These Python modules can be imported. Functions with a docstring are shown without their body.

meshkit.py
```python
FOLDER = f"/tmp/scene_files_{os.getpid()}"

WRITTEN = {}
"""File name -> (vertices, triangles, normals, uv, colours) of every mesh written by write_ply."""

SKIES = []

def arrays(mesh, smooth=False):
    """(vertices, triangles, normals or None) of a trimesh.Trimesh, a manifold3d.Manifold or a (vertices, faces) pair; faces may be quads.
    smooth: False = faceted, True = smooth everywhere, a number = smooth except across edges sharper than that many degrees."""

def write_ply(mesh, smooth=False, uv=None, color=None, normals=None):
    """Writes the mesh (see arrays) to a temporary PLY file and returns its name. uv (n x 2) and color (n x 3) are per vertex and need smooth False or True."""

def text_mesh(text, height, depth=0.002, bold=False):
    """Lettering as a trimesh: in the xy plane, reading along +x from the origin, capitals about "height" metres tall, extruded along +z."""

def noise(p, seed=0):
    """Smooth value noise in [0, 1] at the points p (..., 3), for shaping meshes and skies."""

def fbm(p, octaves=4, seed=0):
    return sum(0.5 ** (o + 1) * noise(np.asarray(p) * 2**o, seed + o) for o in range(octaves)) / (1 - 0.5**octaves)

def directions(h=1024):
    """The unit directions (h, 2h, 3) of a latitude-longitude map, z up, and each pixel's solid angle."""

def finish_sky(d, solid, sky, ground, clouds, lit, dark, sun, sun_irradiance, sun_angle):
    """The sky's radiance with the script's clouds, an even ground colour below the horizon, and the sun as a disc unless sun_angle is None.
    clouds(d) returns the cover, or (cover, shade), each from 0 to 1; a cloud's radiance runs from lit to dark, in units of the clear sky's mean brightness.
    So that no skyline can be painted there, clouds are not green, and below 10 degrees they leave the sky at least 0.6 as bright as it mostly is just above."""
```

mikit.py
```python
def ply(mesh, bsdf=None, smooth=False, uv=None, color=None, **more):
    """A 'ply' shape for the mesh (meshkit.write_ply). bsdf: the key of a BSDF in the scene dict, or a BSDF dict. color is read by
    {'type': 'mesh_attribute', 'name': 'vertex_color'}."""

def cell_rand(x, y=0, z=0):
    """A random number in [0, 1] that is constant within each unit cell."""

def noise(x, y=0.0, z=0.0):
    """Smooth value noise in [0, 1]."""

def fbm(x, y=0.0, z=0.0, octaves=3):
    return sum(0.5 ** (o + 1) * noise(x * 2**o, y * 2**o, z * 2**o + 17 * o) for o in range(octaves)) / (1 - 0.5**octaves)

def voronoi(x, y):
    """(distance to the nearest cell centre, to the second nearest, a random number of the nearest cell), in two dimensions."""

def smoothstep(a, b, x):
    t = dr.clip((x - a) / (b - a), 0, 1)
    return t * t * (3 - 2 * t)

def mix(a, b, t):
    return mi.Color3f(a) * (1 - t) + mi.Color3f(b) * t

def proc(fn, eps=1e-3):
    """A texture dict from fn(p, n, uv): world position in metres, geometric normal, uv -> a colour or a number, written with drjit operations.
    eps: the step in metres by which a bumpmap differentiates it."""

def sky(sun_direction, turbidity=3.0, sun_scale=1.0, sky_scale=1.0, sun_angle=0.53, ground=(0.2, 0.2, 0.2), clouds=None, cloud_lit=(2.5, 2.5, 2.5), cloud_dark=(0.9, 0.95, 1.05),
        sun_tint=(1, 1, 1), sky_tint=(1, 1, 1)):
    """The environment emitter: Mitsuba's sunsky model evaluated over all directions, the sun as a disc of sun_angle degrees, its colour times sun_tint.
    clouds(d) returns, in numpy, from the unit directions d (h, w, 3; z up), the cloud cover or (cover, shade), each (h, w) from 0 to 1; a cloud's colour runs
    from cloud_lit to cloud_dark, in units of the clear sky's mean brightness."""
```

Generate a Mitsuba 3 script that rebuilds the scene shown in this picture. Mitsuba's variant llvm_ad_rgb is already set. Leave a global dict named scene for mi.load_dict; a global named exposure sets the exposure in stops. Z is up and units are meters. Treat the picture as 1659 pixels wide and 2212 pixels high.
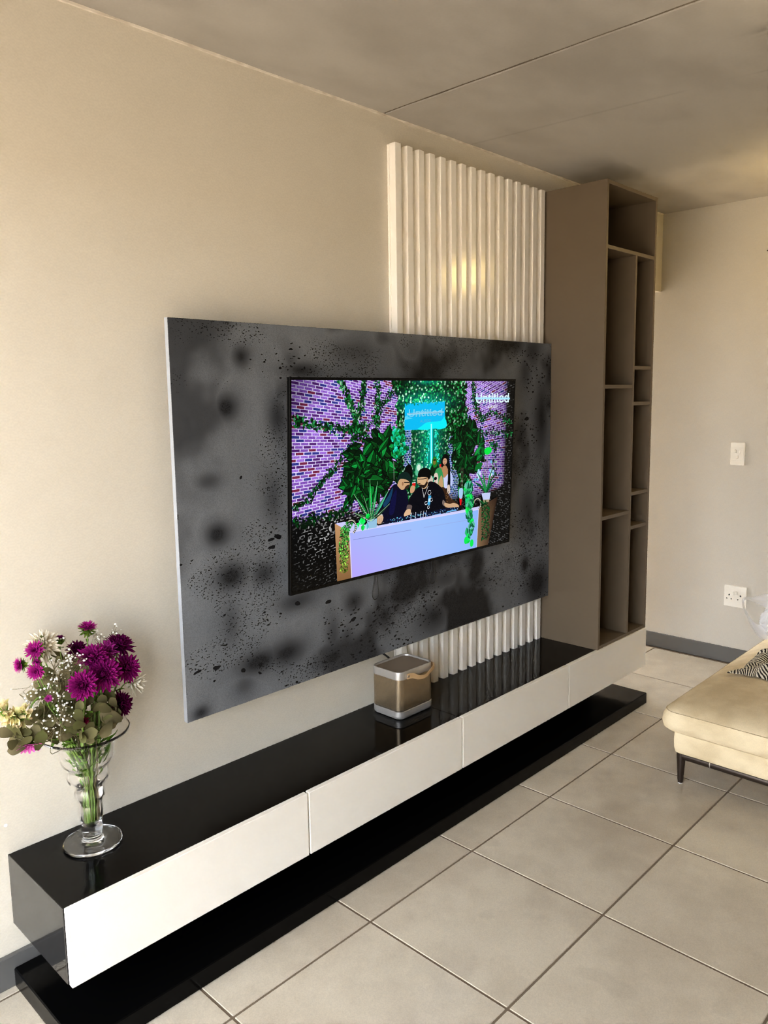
import math, random
import numpy as np, trimesh, mitsuba as mi, drjit as dr
import manifold3d as m3
import mikit, meshkit
from mikit import noise, fbm, voronoi, smoothstep, mix, cell_rand, proc, ply
from shapely.geometry import Polygon
T = mi.ScalarTransform4f
RNG = np.random.default_rng(7)
scene, labels = {}, {}

# ------------------------------------------------------------------ camera, sky, sun, exposure
# world: x runs along the television wall, y = 0 is that wall's face and the room lies at y < 0, z is up
F_PX, W_PX, H_PX = 1688.563, 1659, 2212
yaw, pit, rol = np.radians([46.2701, -7.5021, -0.8413])
fwd = np.array([math.sin(yaw) * math.cos(pit), math.cos(yaw) * math.cos(pit), math.sin(pit)])
rgt = np.cross(fwd, [0, 0, 1]); rgt /= np.linalg.norm(rgt)
upv = np.cross(rgt, fwd)
rgt2 = rgt * math.cos(rol) + upv * math.sin(rol)
upv = np.cross(rgt2, fwd)
EYE = np.array([0, -2.0977, 1.5729])
scene['camera'] = {'type': 'perspective', 'fov_axis': 'x', 'fov': 2 * math.degrees(math.atan(W_PX / 2 / F_PX)),
                   'principal_point_offset_x': -9.3558 / W_PX, 'principal_point_offset_y': 28.0533 / H_PX,
                   'near_clip': 0.02, 'far_clip': 200.0,
                   'to_world': T().look_at(origin=EYE.tolist(), target=(EYE + fwd).tolist(), up=upv.tolist())}
exposure = 5.68
scene['sky'] = mikit.sky([0.45, 0.35, 0.8], turbidity=4.0, sun_scale=0.7, sky_scale=1.0, ground=(0.34, 0.325, 0.30), clouds=lambda d: (0.75 * meshkit.fbm(d * 3.0, 4, seed=3) + 0.3, 0.3), cloud_lit=(2.25, 2.25, 2.25), cloud_dark=(1.3, 1.3, 1.3), sky_tint=(1.04, 1.0, 0.94), sun_tint=(1, 0.93, 0.82))
SCREEN_GAIN, LAMP_GAIN, CEILING_LAMP_GAIN = 0.0196, 0.46, 0.25

# ------------------------------------------------------------------ helpers
def mat(key, d):
    scene[key] = d if d['type'] in ('dielectric', 'thindielectric', 'roughdielectric', 'twosided') else {'type': 'twosided', 'bsdf': d}
    return key
def rgb(*c): return {'type': 'rgb', 'value': list(c)}
def srgb(r, g, b):
    c = np.array([r, g, b]) / 255.0
    return np.where(c <= 0.04045, c / 12.92, ((c + 0.055) / 1.055) ** 2.4)
def pr(color, rough, metallic=0.0, spec=0.5, **k):
    return {'type': 'principled', 'base_color': color if isinstance(color, dict) else rgb(*color), 'roughness': rough, 'metallic': metallic, 'specular': spec, **k}
COUNT = {}
def key_for(name):
    n = COUNT.get(name, 0); COUNT[name] = n + 1
    return name if n == 0 else f'{name}_{n:03d}'
def add(name, mesh, bsdf, smooth=False, to_world=None, **more):
    k = key_for(name)
    scene[k] = ply(mesh, bsdf, smooth, **more) if not isinstance(mesh, dict) else dict(mesh)
    if to_world is not None: scene[k]['to_world'] = to_world
    return k
def tag(k, label=None, cat=None, group=None, kind=None):
    e = labels.setdefault(k, {})
    for n, v in (('label', label), ('category', cat), ('group', group), ('kind', kind)):
        if v: e[n] = v
    return k
def thing(name, label, cat, group=None):
    return tag(key_for(name), label, cat, group)
def struct(k, label, cat): return tag(k, label, cat, None, 'structure')
def box(x0, x1, d0, d1, z0, z1, b=0.0):
    """Chamfered box; d is the distance from the television wall into the room."""
    y0, y1 = -d1, -d0
    if b <= 0:
        m = trimesh.creation.box(extents=[x1 - x0, y1 - y0, z1 - z0]); m.apply_translation([(x0 + x1) / 2, (y0 + y1) / 2, (z0 + z1) / 2]); return m
    pts = []
    for sx in (0, 1):
        for sy in (0, 1):
            for sz in (0, 1):
                c = np.array([(x0, x1)[sx], (y0, y1)[sy], (z0, z1)[sz]]); s = np.array([1 - 2 * sx, 1 - 2 * sy, 1 - 2 * sz])
                for a in range(3):
                    o = s * b; o[a] = 0; pts.append(c + o)
    return trimesh.convex.convex_hull(np.array(pts))
def cat_m(*ms): return trimesh.util.concatenate(list(ms))
def tube(pts, r, n=8, cap=True):
    pts = np.asarray(pts, float); r = np.broadcast_to(np.asarray(r, float), (len(pts),))
    t = np.gradient(pts, axis=0); t /= np.maximum(np.linalg.norm(t, axis=1, keepdims=True), 1e-12)
    a = np.cross(t[0], [0.3, 0.2, 0.93]); 
    if np.linalg.norm(a) < 1e-3: a = np.cross(t[0], [1, 0, 0])
    a /= np.linalg.norm(a); V = []
    for i in range(len(pts)):
        a = a - t[i] * (a @ t[i]); a /= np.linalg.norm(a); b = np.cross(t[i], a)
        ph = np.arange(n) * 2 * np.pi / n
        V.append(pts[i] + r[i] * (np.cos(ph)[:, None] * a + np.sin(ph)[:, None] * b))
    V = np.vstack(V); Fc = []
    for i in range(len(pts) - 1):
        for j in range(n):
            p, q = i * n + j, i * n + (j + 1) % n
            Fc += [[p, q, q + n], [p, q + n, p + n]]
    if cap:
        V = np.vstack([V, pts[0], pts[-1]]); c0, c1 = len(V) - 2, len(V) - 1; e = (len(pts) - 1) * n
        for j in range(n): Fc += [[c0, (j + 1) % n, j], [c1, e + j, e + (j + 1) % n]]
    return trimesh.Trimesh(V, Fc, process=False)
def bez(p, n=14):
    """Catmull-Rom through the points."""
    p = np.asarray(p, float)
    if len(p) == 2: return p[0] + np.linspace(0, 1, n)[:, None] * (p[1] - p[0])
    q = np.vstack([2 * p[0] - p[1], p, 2 * p[-1] - p[-2]]); out = []
    k = max(2, n // (len(p) - 1))
    for i in range(1, len(q) - 2):
        t = np.linspace(0, 1, k, endpoint=False)[:, None]
        out.append(0.5 * (2 * q[i] + (q[i + 1] - q[i - 1]) * t + (2 * q[i - 1] - 5 * q[i] + 4 * q[i + 1] - q[i + 2]) * t ** 2 + (3 * q[i] - q[i - 1] - 3 * q[i + 1] + q[i + 2]) * t ** 3))
    return np.vstack(out + [p[-1:]])
def lathe(profile, n=48, twist=None):
    """Closed profile of (r, z) points turned about z; a point with r = 0 becomes one vertex."""
    V, ring = [], []
    for r, z in profile:
        if r < 1e-9: ring.append([len(V)]); V.append([0, 0, z])
        else:
            i0 = len(V); ph = np.arange(n) * 2 * np.pi / n
            rr = r * (1 + (twist(ph, z) if twist else 0)) + 0 * ph
            V += np.stack([rr * np.cos(ph), rr * np.sin(ph), 0 * ph + z], 1).tolist(); ring.append(list(range(i0, i0 + n)))
    Fc = []
    for a, b in zip(ring[:-1], ring[1:]):
        for j in range(n):
            k = (j + 1) % n
            if len(a) == 1 and len(b) == 1: continue
            if len(a) == 1: Fc.append([a[0], b[k], b[j]])
            elif len(b) == 1: Fc.append([a[j], a[k], b[0]])
            else: Fc += [[a[j], a[k], b[k]], [a[j], b[k], b[j]]]
    return trimesh.Trimesh(np.array(V), Fc, process=False)
def frame_from(n, up=(0, 0, 1)):
    n = np.asarray(n, float); n = n / np.linalg.norm(n)
    a = np.cross(up, n)
    if np.linalg.norm(a) < 1e-4: a = np.cross([1, 0, 0], n)
    a /= np.linalg.norm(a)
    return np.stack([a, np.cross(n, a), n], 1)
def rounded_rect(w, h, r, n=6):
    pts = []
    for cx, cy, a0 in ((w / 2 - r, h / 2 - r, 0), (-w / 2 + r, h / 2 - r, 90), (-w / 2 + r, -h / 2 + r, 180), (w / 2 - r, -h / 2 + r, 270)):
        for k in range(n + 1):
            a = math.radians(a0 + 90 * k / n); pts.append([cx + r * math.cos(a), cy + r * math.sin(a)])
    return np.array(pts)
def loft(rings, cap0=True, cap1=True):
    """Stack of equal-length closed rings (arrays k x 3)."""
    n = len(rings[0]); V = np.vstack(rings); Fc = []
    for i in range(len(rings) - 1):
        for j in range(n):
            k = (j + 1) % n; Fc += [[i * n + j, i * n + k, (i + 1) * n + k], [i * n + j, (i + 1) * n + k, (i + 1) * n + j]]
    if cap0:
        V = np.vstack([V, rings[0].mean(0)]); c = len(V) - 1; Fc += [[c, (j + 1) % n, j] for j in range(n)]
    if cap1:
        V = np.vstack([V, rings[-1].mean(0)]); c = len(V) - 1; e = (len(rings) - 1) * n; Fc += [[c, e + j, e + (j + 1) % n] for j in range(n)]
    return trimesh.Trimesh(V, Fc, process=False)
def extr(profile, z0, z1, b=0.002):
    """Rounded plan outline extruded with a small top and bottom bevel."""
    c = profile.mean(0)
    s = lambda k, z: np.column_stack([c + (profile - c) * (1 - k / np.abs(profile - c).max(0)), np.full(len(profile), z)])
    return loft([s(b, z0), s(0, z0 + b), s(0, z1 - b), s(b, z1)])

# ------------------------------------------------------------------ materials of the setting
def wall_fn(base):
    base = [float(v) for v in base]
    def fn(p, n, uv):
        m = fbm(p.x * 1.7 + 3, p.y * 1.7, p.z * 1.7 + 5, 3); f = noise(p.x * 260, p.y * 260, p.z * 260)
        return mix([v * 0.95 for v in base], [v * 1.04 for v in base], m) * (0.965 + 0.07 * f)
    return fn
def roller_bump(p, n, uv): return fbm(p.x * 170, p.y * 170, p.z * 170, 2)
def bumped(d, fn, scale, eps=1e-3): return {'type': 'bumpmap', 'nested_texture': proc(fn, eps), 'scale': scale, 'bsdf': d}
mat('wall_paint', pr(proc(wall_fn((0.60, 0.548, 0.452))), 0.55, spec=0.25))
mat('end_wall_paint', pr(proc(wall_fn((0.485, 0.455, 0.40))), 0.6, spec=0.25))
def ceil_fn(p, n, uv):
    a = fbm(p.x * 0.9 + 1, p.y * 2.2, 0.0, 4); b = fbm(p.x * 5, p.y * 9 + 4, 1.0, 3); f = noise(p.x * 240, p.y * 240, p.z)
    c = mix((0.280, 0.258, 0.224), (0.36, 0.336, 0.297), smoothstep(0.28, 0.72, a * 0.7 + b * 0.3))
    j = dr.abs(p.x - 2.74 - 0.084 * (-p.y - 0.34)); c = c * (1 - 0.12 * dr.exp(-(j / 0.008) * (j / 0.008)) * smoothstep(0.3, 0.5, fbm(p.y * 3, 2.0, 0.0, 2)))
    # trowel smears of filler beside the joint
    s1 = dr.exp(-dr.square((p.x - 2.50) / 0.03) - dr.square((p.y + 1.30) / 0.09)) * smoothstep(0.35, 0.65, noise(p.x * 60, p.y * 14, 3.0))
    return c * (1 - 0.45 * s1) * (0.97 + 0.06 * f)
mat('ceiling_concrete', pr(proc(ceil_fn), 0.8, spec=0.15))
mat('joint_filler', pr(proc(lambda p, n, uv: mix((0.08, 0.065, 0.048), (0.19, 0.16, 0.12), fbm(p.x * 60, p.y * 20, 0.0, 3))), 0.9, spec=0.1))
mat('caulk', pr(proc(lambda p, n, uv: mix((0.45, 0.39, 0.31), (0.72, 0.67, 0.58), fbm(p.x * 40, p.y * 40, p.z * 40, 2))), 0.7, spec=0.2))
mat('skirting', pr((0.090, 0.088, 0.083), 0.35))
def tile_fn(k):
    def fn(p, n, uv):
        a = fbm(p.x * 2.3 + 11 * k, p.y * 2.3 + k, 0.0, 4); b = fbm(p.x * 13, p.y * 13 + k, 2.0, 3); f = noise(p.x * 420, p.y * 420, 0.0)
        c = mix((0.47 - .010 * k, 0.410 - .010 * k, 0.318 - .008 * k), (0.565, 0.505, 0.40), smoothstep(0.25, 0.75, 0.65 * a + 0.35 * b))
        st = smoothstep(0.70, 0.80, fbm(p.x * 9 + 40, p.y * 9 + 3 * k, 5.0, 3))
        return c * (1 - 0.05 * st) * (0.94 + 0.12 * f)
    return fn
def scuff(p, n, uv):
    a = noise(p.x * 30 + p.y * 22, (p.x - p.y) * 300, 0.0)
    return 0.17 + 0.09 * fbm(p.x * 6, p.y * 6, 3.0, 3) + 0.12 * smoothstep(0.72, 0.9, a)
for k in range(3): mat(f'tile_glaze_{"abc"[k]}', pr(proc(tile_fn(k)), proc(scuff), spec=0.45))
mat('plug_white', pr((0.75, 0.73, 0.70), 0.6)); mat('grout', pr((0.15, 0.115, 0.08), 0.9, spec=0.1))
mat('white_metal', pr((0.8, 0.8, 0.8), 0.4))

# ------------------------------------------------------------------ the room shell
X0, X1, DB, ZC = -0.45, 4.552, 5.6, 2.6018
PASS_X, PASS_Z, PASS_D = 3.80, 2.16, -1.5       # the passage opening beside the bookcase
struct(add('wall_left', cat_m(box(X0, PASS_X, -0.15, 0, -0.02, ZC), box(PASS_X, X1, -0.15, 0, PASS_Z, ZC)), 'wall_paint'), 'cream painted television wall with a lintel over the passage opening', 'wall')
struct(add('wall_right', box(X1, X1 + 0.15, PASS_D, DB, -0.02, ZC), 'end_wall_paint'), 'beige painted end wall with switch and socket', 'wall')
add('wall_right__nail_hole', trimesh.creation.cylinder(0.0035, 0.003, sections=12, transform=trimesh.transformations.translation_matrix([X1, -0.5895, 2.318]) @ trimesh.transformations.rotation_matrix(np.pi / 2, [0, 1, 0])), mat('hole_black', pr((0.01, 0.01, 0.01), 0.9)))
add('wall_left__plug', trimesh.creation.cylinder(0.0045, 0.002, sections=14, transform=trimesh.transformations.translation_matrix([0.6985, -0.0005, 0.453]) @ trimesh.transformations.rotation_matrix(np.pi / 2, [1, 0, 0])), 'plug_white')
struct(add('wall_back', box(X0, X1, DB, DB + 0.15, -0.02, ZC), mat('charcoal_paint', pr((0.06, 0.055, 0.05), 0.7))), 'plain charcoal wall behind the viewer', 'wall')
WD0, WD1, WZ = 0.08, 2.25, 2.25                  # the glazed opening to the balcony
struct(add('wall_near', cat_m(box(X0 - 0.15, X0, -0.15, WD0, -0.02, ZC), box(X0 - 0.15, X0, WD1, DB + 0.15, -0.02, ZC), box(X0 - 0.15, X0, WD0, WD1, WZ, ZC)), 'charcoal_paint'), 'wall with the wide balcony opening', 'wall')
struct(add('window_1', cat_m(box(X0 - 0.10, X0 - 0.04, WD0, WD0 + 0.05, 0, WZ), box(X0 - 0.10, X0 - 0.04, WD1 - 0.05, WD1, 0, WZ), box(X0 - 0.10, X0 - 0.04, WD0 + 0.05, WD1 - 0.05, WZ - 0.05, WZ), box(X0 - 0.10, X0 - 0.04, 1.14, 1.19, 0.0, WZ - 0.05)), 'white_metal'), 'white frame of the open balcony door', 'window')
struct(add('wall_passage', cat_m(box(PASS_X - 0.15, PASS_X, PASS_D, -0.15, -0.02, ZC), box(PASS_X - 0.15, X1 + 0.15, PASS_D - 0.15, PASS_D, -0.02, 0.1), box(PASS_X - 0.15, X1 + 0.15, PASS_D - 0.15, PASS_D, 2.1, ZC)), 'end_wall_paint'), 'painted walls of the passage behind the opening', 'wall')
# ceiling: precast slabs, one open joint at x = 2.196
struct(add('ceiling', box(X0 - 0.15, X1 + 0.15, PASS_D - 0.15, DB + 0.15, ZC + 0.0045, ZC + 0.15), 'joint_filler'), 'raw painted concrete slab ceiling with a dark joint', 'ceiling')
JX = 2.1955
def slab(x0, x1, seed):
    nd = 60; d = np.linspace(PASS_D - 0.1, DB + 0.1, nd); rg = np.random.default_rng(seed)
    w0 = 0.006 * (meshkit.fbm(np.stack([d * 9, d * 0 + seed, d * 0], 1), 3) - 0.5); w1 = 0.006 * (meshkit.fbm(np.stack([d * 9, d * 0 + seed + 5, d * 0], 1), 3) - 0.5)
    rings = []
    for i in range(nd):
        a, b = x0 + w0[i], x1 + w1[i]
        rings.append(np.array([[a, -d[i], ZC + 0.006], [a, -d[i], ZC + 0.0006], [a + 0.0006, -d[i], ZC], [b - 0.0006, -d[i], ZC], [b, -d[i], ZC + 0.0006], [b, -d[i], ZC + 0.006]]))
    return loft(rings)
add('ceiling__slab', slab(X0 - 0.1, JX - 0.0085, 1), 'ceiling_concrete'); add('ceiling__slab', slab(JX + 0.0085, X1 + 0.1, 2), 'ceiling_concrete')
xs = np.linspace(X0, X1, 400); wob = meshkit.fbm(np.stack([xs * 14, xs * 0, xs * 0], 1), 4)
struct(add('trim_1', tube(np.stack([xs, 0 * xs - 0.001, 0 * xs + ZC - 0.001], 1), 0.002 + 0.007 * wob, 6), 'caulk'), 'thin uneven caulk bead where television wall meets ceiling', 'trim')
# floor: grout bed and single tiles
struct(add('floor', box(X0 - 0.15, X1 + 0.15, PASS_D - 0.15, DB + 0.15, -0.06, -0.0025), 'grout'), 'beige tiled floor with dark grout joints', 'floor')
TX, TD, TS, G = 1.0214, 0.5411, 0.5, 0.0035
tcache = {}
for i in range(-5, 8):
    for j in range(-5, 9):
        x0, x1 = max(TX + i * TS + G, X0), min(TX + (i + 1) * TS - G, X1); d0, d1 = max(TD + j * TS + G, PASS_D), min(TD + (j + 1) * TS - G, DB)
        if x1 - x0 < 0.03 or d1 - d0 < 0.03: continue
        if d1 <= 0.03 and x1 < PASS_X: continue
        k = int(RNG.integers(3)); sz = (round(x1 - x0, 4), round(d1 - d0, 4), k)
        if sz not in tcache:
            tcache[sz] = ply(box(-sz[0] / 2, sz[0] / 2, -sz[1] / 2, sz[1] / 2, -0.012, 0, 0.0016), f'tile_glaze_{"abc"[k]}')
        add('floor__tile', tcache[sz], None, to_world=T().translate([(x0 + x1) / 2, -(d0 + d1) / 2, float(RNG.uniform(-0.0003, 0.0))]))
struct(add('baseboard_left', box(X0, PASS_X, 0, 0.016, 0, 0.0905, 0.002), 'skirting'), 'dark grey tile skirting under the console on television wall', 'baseboard')
struct(add('baseboard_right', box(X1 - 0.012, X1, PASS_D, DB, 0, 0.0905, 0.002), 'skirting'), 'dark grey tile skirting along the end wall', 'baseboard')

# ------------------------------------------------------------------ floating console, plinth, bookcase
mat('black_gloss', pr((0.0012, 0.0012, 0.0013), 0.05, spec=0.10)); mat('black_gloss_end', pr((0.004, 0.004, 0.0045), 0.05, spec=0.7))
mat('black_gloss_low', pr((0.0015, 0.0015, 0.0016), 0.12, spec=0.07))
mat('cream_gloss', pr(proc(lambda p, n, uv: mix((0.83, 0.785, 0.695), (0.86, 0.815, 0.725), fbm(p.x * 6, p.y * 6, p.z * 6, 2))), 0.22, spec=0.4))
BX0, BX1, BZ0, BZ1, BD, BF = 0.6975, 3.7354, 0.1715, 0.3704, 0.3334, 0.3531
J = [BX0, 1.451, 2.2093, 2.9741, BX1]
t = thing('floating_console', 'long black gloss floating console with four cream drawer fronts', 'console')
add(t + '__end_panel', box(BX0, BX0 + 0.002, 0.0006, BD, BZ0, BZ1, 0.0003), 'black_gloss_end'); add(t + '__carcass', box(BX0 + 0.0021, J[2] - 0.0006, 0.0006, BD, BZ0, BZ1, 0.0008), 'black_gloss'); add(t + '__carcass', box(J[2] + 0.0006, BX1, 0.0006, BD, BZ0, BZ1, 0.0008), 'black_gloss')  # thin end sheet is added, shinier than the carcass for a brighter reflection
for a, b in zip(J[:-1], J[1:]):
    k = add(t + '__drawer_front', box(a + 0.003, b - 0.003, BD + 0.001, BF, BZ0 - 0.002, BZ1 + 0.0015, 0.0016), 'cream_gloss')
    tag(k, 'cream drawer front without handle')
PX0, PX1, PD, PZ = 0.6835, 3.6604, 0.3996, 0.0554
t = tag(add('floor_plinth', box(PX0, PX1, 0.017, PD, 0.0, PZ, 0.003), 'black_gloss_low'), 'low black gloss plinth on the tiles under the floating console', 'plinth')
def taupe_fn(p, n, uv): return mix((0.108, 0.080, 0.050), (0.120, 0.089, 0.057), fbm(p.x * 3, p.y * 3, p.z * 1.2, 3)) * (0.96 + 0.08 * noise(p.x * 300, p.y * 300, p.z * 300))
mat('taupe_melamine', pr(proc(taupe_fn), 0.42, spec=0.35))
CX0, CX1, CD, CZ0, CZ1, TH = 3.2415, 3.7354, 0.3457, 0.3706, 2.4986, 0.017
t = thing('bookcase', 'tall open taupe bookcase standing on the right end of the console', 'bookcase')
cb = lambda n, *a: add(t + '__' + n, box(*a, 0.0009), 'taupe_melamine')
cb('side_panel', CX0, CX0 + TH, 0.001, CD, CZ0, CZ1); cb('side_panel', CX1 - TH, CX1, 0.001, CD, CZ0, CZ1)
cb('top_panel', CX0 + TH, CX1 - TH, 0.001, CD - 0.0008, CZ1 - TH, CZ1 - 0.0005); cb('bottom_panel', CX0 + TH, CX1 - TH, 0.001, CD - 0.0008, CZ0, CZ0 + TH)
cb('back_panel', CX0 + TH, CX1 - TH, 0.001, 0.008, CZ0 + TH, CZ1 - TH)
MX, SZ = 3.5325, 2.2235
cb('shelf', CX0 + TH, CX1 - TH, 0.008, CD - 0.001, SZ - TH, SZ)
cb('divider', MX - TH / 2 + 0.004, MX + TH / 2 + 0.004, 0.008, CD - 0.0014, CZ0 + TH, SZ - TH)
for z in (1.6095, 1.004): cb('shelf', CX0 + TH, MX - TH / 2 + 0.004, 0.008, CD - 0.002, z - TH, z)
for z in (1.699, 1.5283, 1.0915, 0.9234): cb('shelf', MX + TH / 2 + 0.004, CX1 - TH, 0.008, CD - 0.002, z - TH, z)

# ------------------------------------------------------------------ white slat panel
mat('white_lacquer', pr((0.88, 0.84, 0.76), 0.17, spec=0.8))
SLZ0, SLZ1, SP = BZ1 + 0.0006, 2.5010, 0.06536
t = thing('slat_panel', 'glossy white vertical slat panel running behind the splattered board', 'wall panel')
add(t + '__backing', box(2.2115, 3.2300, 0.0005, 0.010, SLZ0, SLZ1 - 0.003, 0.0008), 'white_lacquer')
slat_ply = ply(box(0, 0.0325, 0.0101, 0.0400, SLZ0, SLZ1, 0.0012), 'white_lacquer')
for i in range(16): add(t + '__slat', slat_ply, None, to_world=T().translate([2.2145 + 0.06535 * i, 0, 0]))

# ------------------------------------------------------------------ splattered board
BLOBS = [  # x, z, half-width, half-height, strength of the sprayed dark clouds
    (1.227, 1.656, 0.027, 0.046, 0.8), (1.464, 1.701, 0.039, 0.04, 0.9), (1.401, 1.546, 0.055, 0.054, 1.0), (1.351, 1.157, 0.058, 0.049, 1.0), (1.327, 1.324, 0.058, 0.035, 0.7), (1.396, 1.018, 0.071, 0.053, 1.0), (1.522, 1.003, 0.057, 0.046, 0.8), (1.332, 1.738, 0.049, 0.068, 0.6), (1.49, 0.714, 0.105, 0.05, 1.0), (1.607, 0.715, 0.102, 0.056, 0.95), (1.388, 0.862, 0.039, 0.09, 0.6), (1.264, 0.61, 0.036, 0.027, 0.9), (1.432, 0.651, 0.055, 0.046, 0.6), (1.601, 1.512, 0.048, 0.09, 0.8), (1.57, 1.242, 0.048, 0.092, 0.6), (1.704, 1.662, 0.103, 0.033, 0.9), (1.654, 0.883, 0.093, 0.04, 0.8), (1.817, 0.645, 0.115, 0.06, 0.95), (1.926, 0.828, 0.062, 0.052, 0.9), (2.083, 0.741, 0.078, 0.073, 0.9), (1.819, 0.713, 0.045, 0.12, 0.7), (2.148, 0.764, 0.066, 0.046, 0.8), (2.383, 0.676, 0.121, 0.078, 0.9), (2.444, 0.82, 0.155, 0.059, 0.7), (2.664, 0.76, 0.119, 0.062, 0.85), (3.035, 0.78, 0.039, 0.049, 1.0), (3.139, 0.671, 0.124, 0.115, 1.0), (3.163, 1.467, 0.064, 0.196, 0.9), (3.08, 1.764, 0.085, 0.083, 0.8), (3.025, 1.679, 0.056, 0.083, 0.7), (2.57, 1.748, 0.126, 0.056, 0.5), (2.284, 1.74, 0.11, 0.053, 0.5), (1.962, 1.73, 0.142, 0.049, 0.6), (3.054, 1.04, 0.078, 0.132, 0.7), (3.21, 1.134, 0.041, 0.18, 0.8), (1.289, 1.521, 0.04, 0.034, 0.5)
]
def splat_fn(p, n, uv):
    x, z = p.x, p.z
    a = fbm(x * 3.1 + 2, z * 3.1, 0.0, 4); b = fbm(x * 9 + 7, z * 7, 3.0, 3); g = noise(x * 520, z * 520, 1.0)
    dark = smoothstep(0.46 - 0.05 * smoothstep(2.2, 3.0, x), 0.66, a * 0.75 + b * 0.25) * (0.75 + 0.25 * smoothstep(1.4, 2.6, x))  # clouds thicken to the right, partly shade painted into the board colour
    for bx, bz, sx, sz, s in BLOBS:
        q = dr.square((x - bx) / sx) + dr.square((z - bz) / sz); dark = dr.maximum(dark, s * dr.exp(-q))
    base = mix((0.115, 0.124, 0.134), (0.185, 0.195, 0.207), b)
    c = mix(base, (0.006, 0.006, 0.007), dr.clip(dark * 1.08, 0, 1) * (0.92 + 0.16 * (g - 0.5)))
    c = c * (0.84 + 0.32 * g)
    for s, th, rmax, m0, seed in ((240.0, 0.52, 0.46, 0.475, 1.0), (110.0, 0.66, 0.44, 0.52, 5.0), (46.0, 0.91, 0.38, 0.48, 9.0)):
        wx, wz = x * s * 0.55 + noise(x * s, z * s, seed) * 0.5, z * s * 1.0 + noise(x * s, z * s, seed + 2) * 0.5
        d1, d2, w = voronoi(wx + seed * 13, wz)
        msk = smoothstep(m0, m0 + 0.13, fbm(x * 3.6 + seed * 3, z * 6.5 + seed, 0.0, 3))
        r = rmax * (w - th) / (1 - th) * msk
        c = dr.select((w > th) & (d1 < r), mi.Color3f(0.008, 0.008, 0.009), c)
    return c
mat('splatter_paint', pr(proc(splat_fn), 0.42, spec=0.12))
mat('board_edge', pr((0.33, 0.35, 0.38), 0.4))
SX0, SX1, SZ0, SZ1, SDF, SDB = 1.2147, 3.2385, 0.5923, 1.8051, 0.0745, 0.0567
t = thing('splattered_board', 'large grey board with black paint splatter mounted behind the television', 'wall panel')
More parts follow.
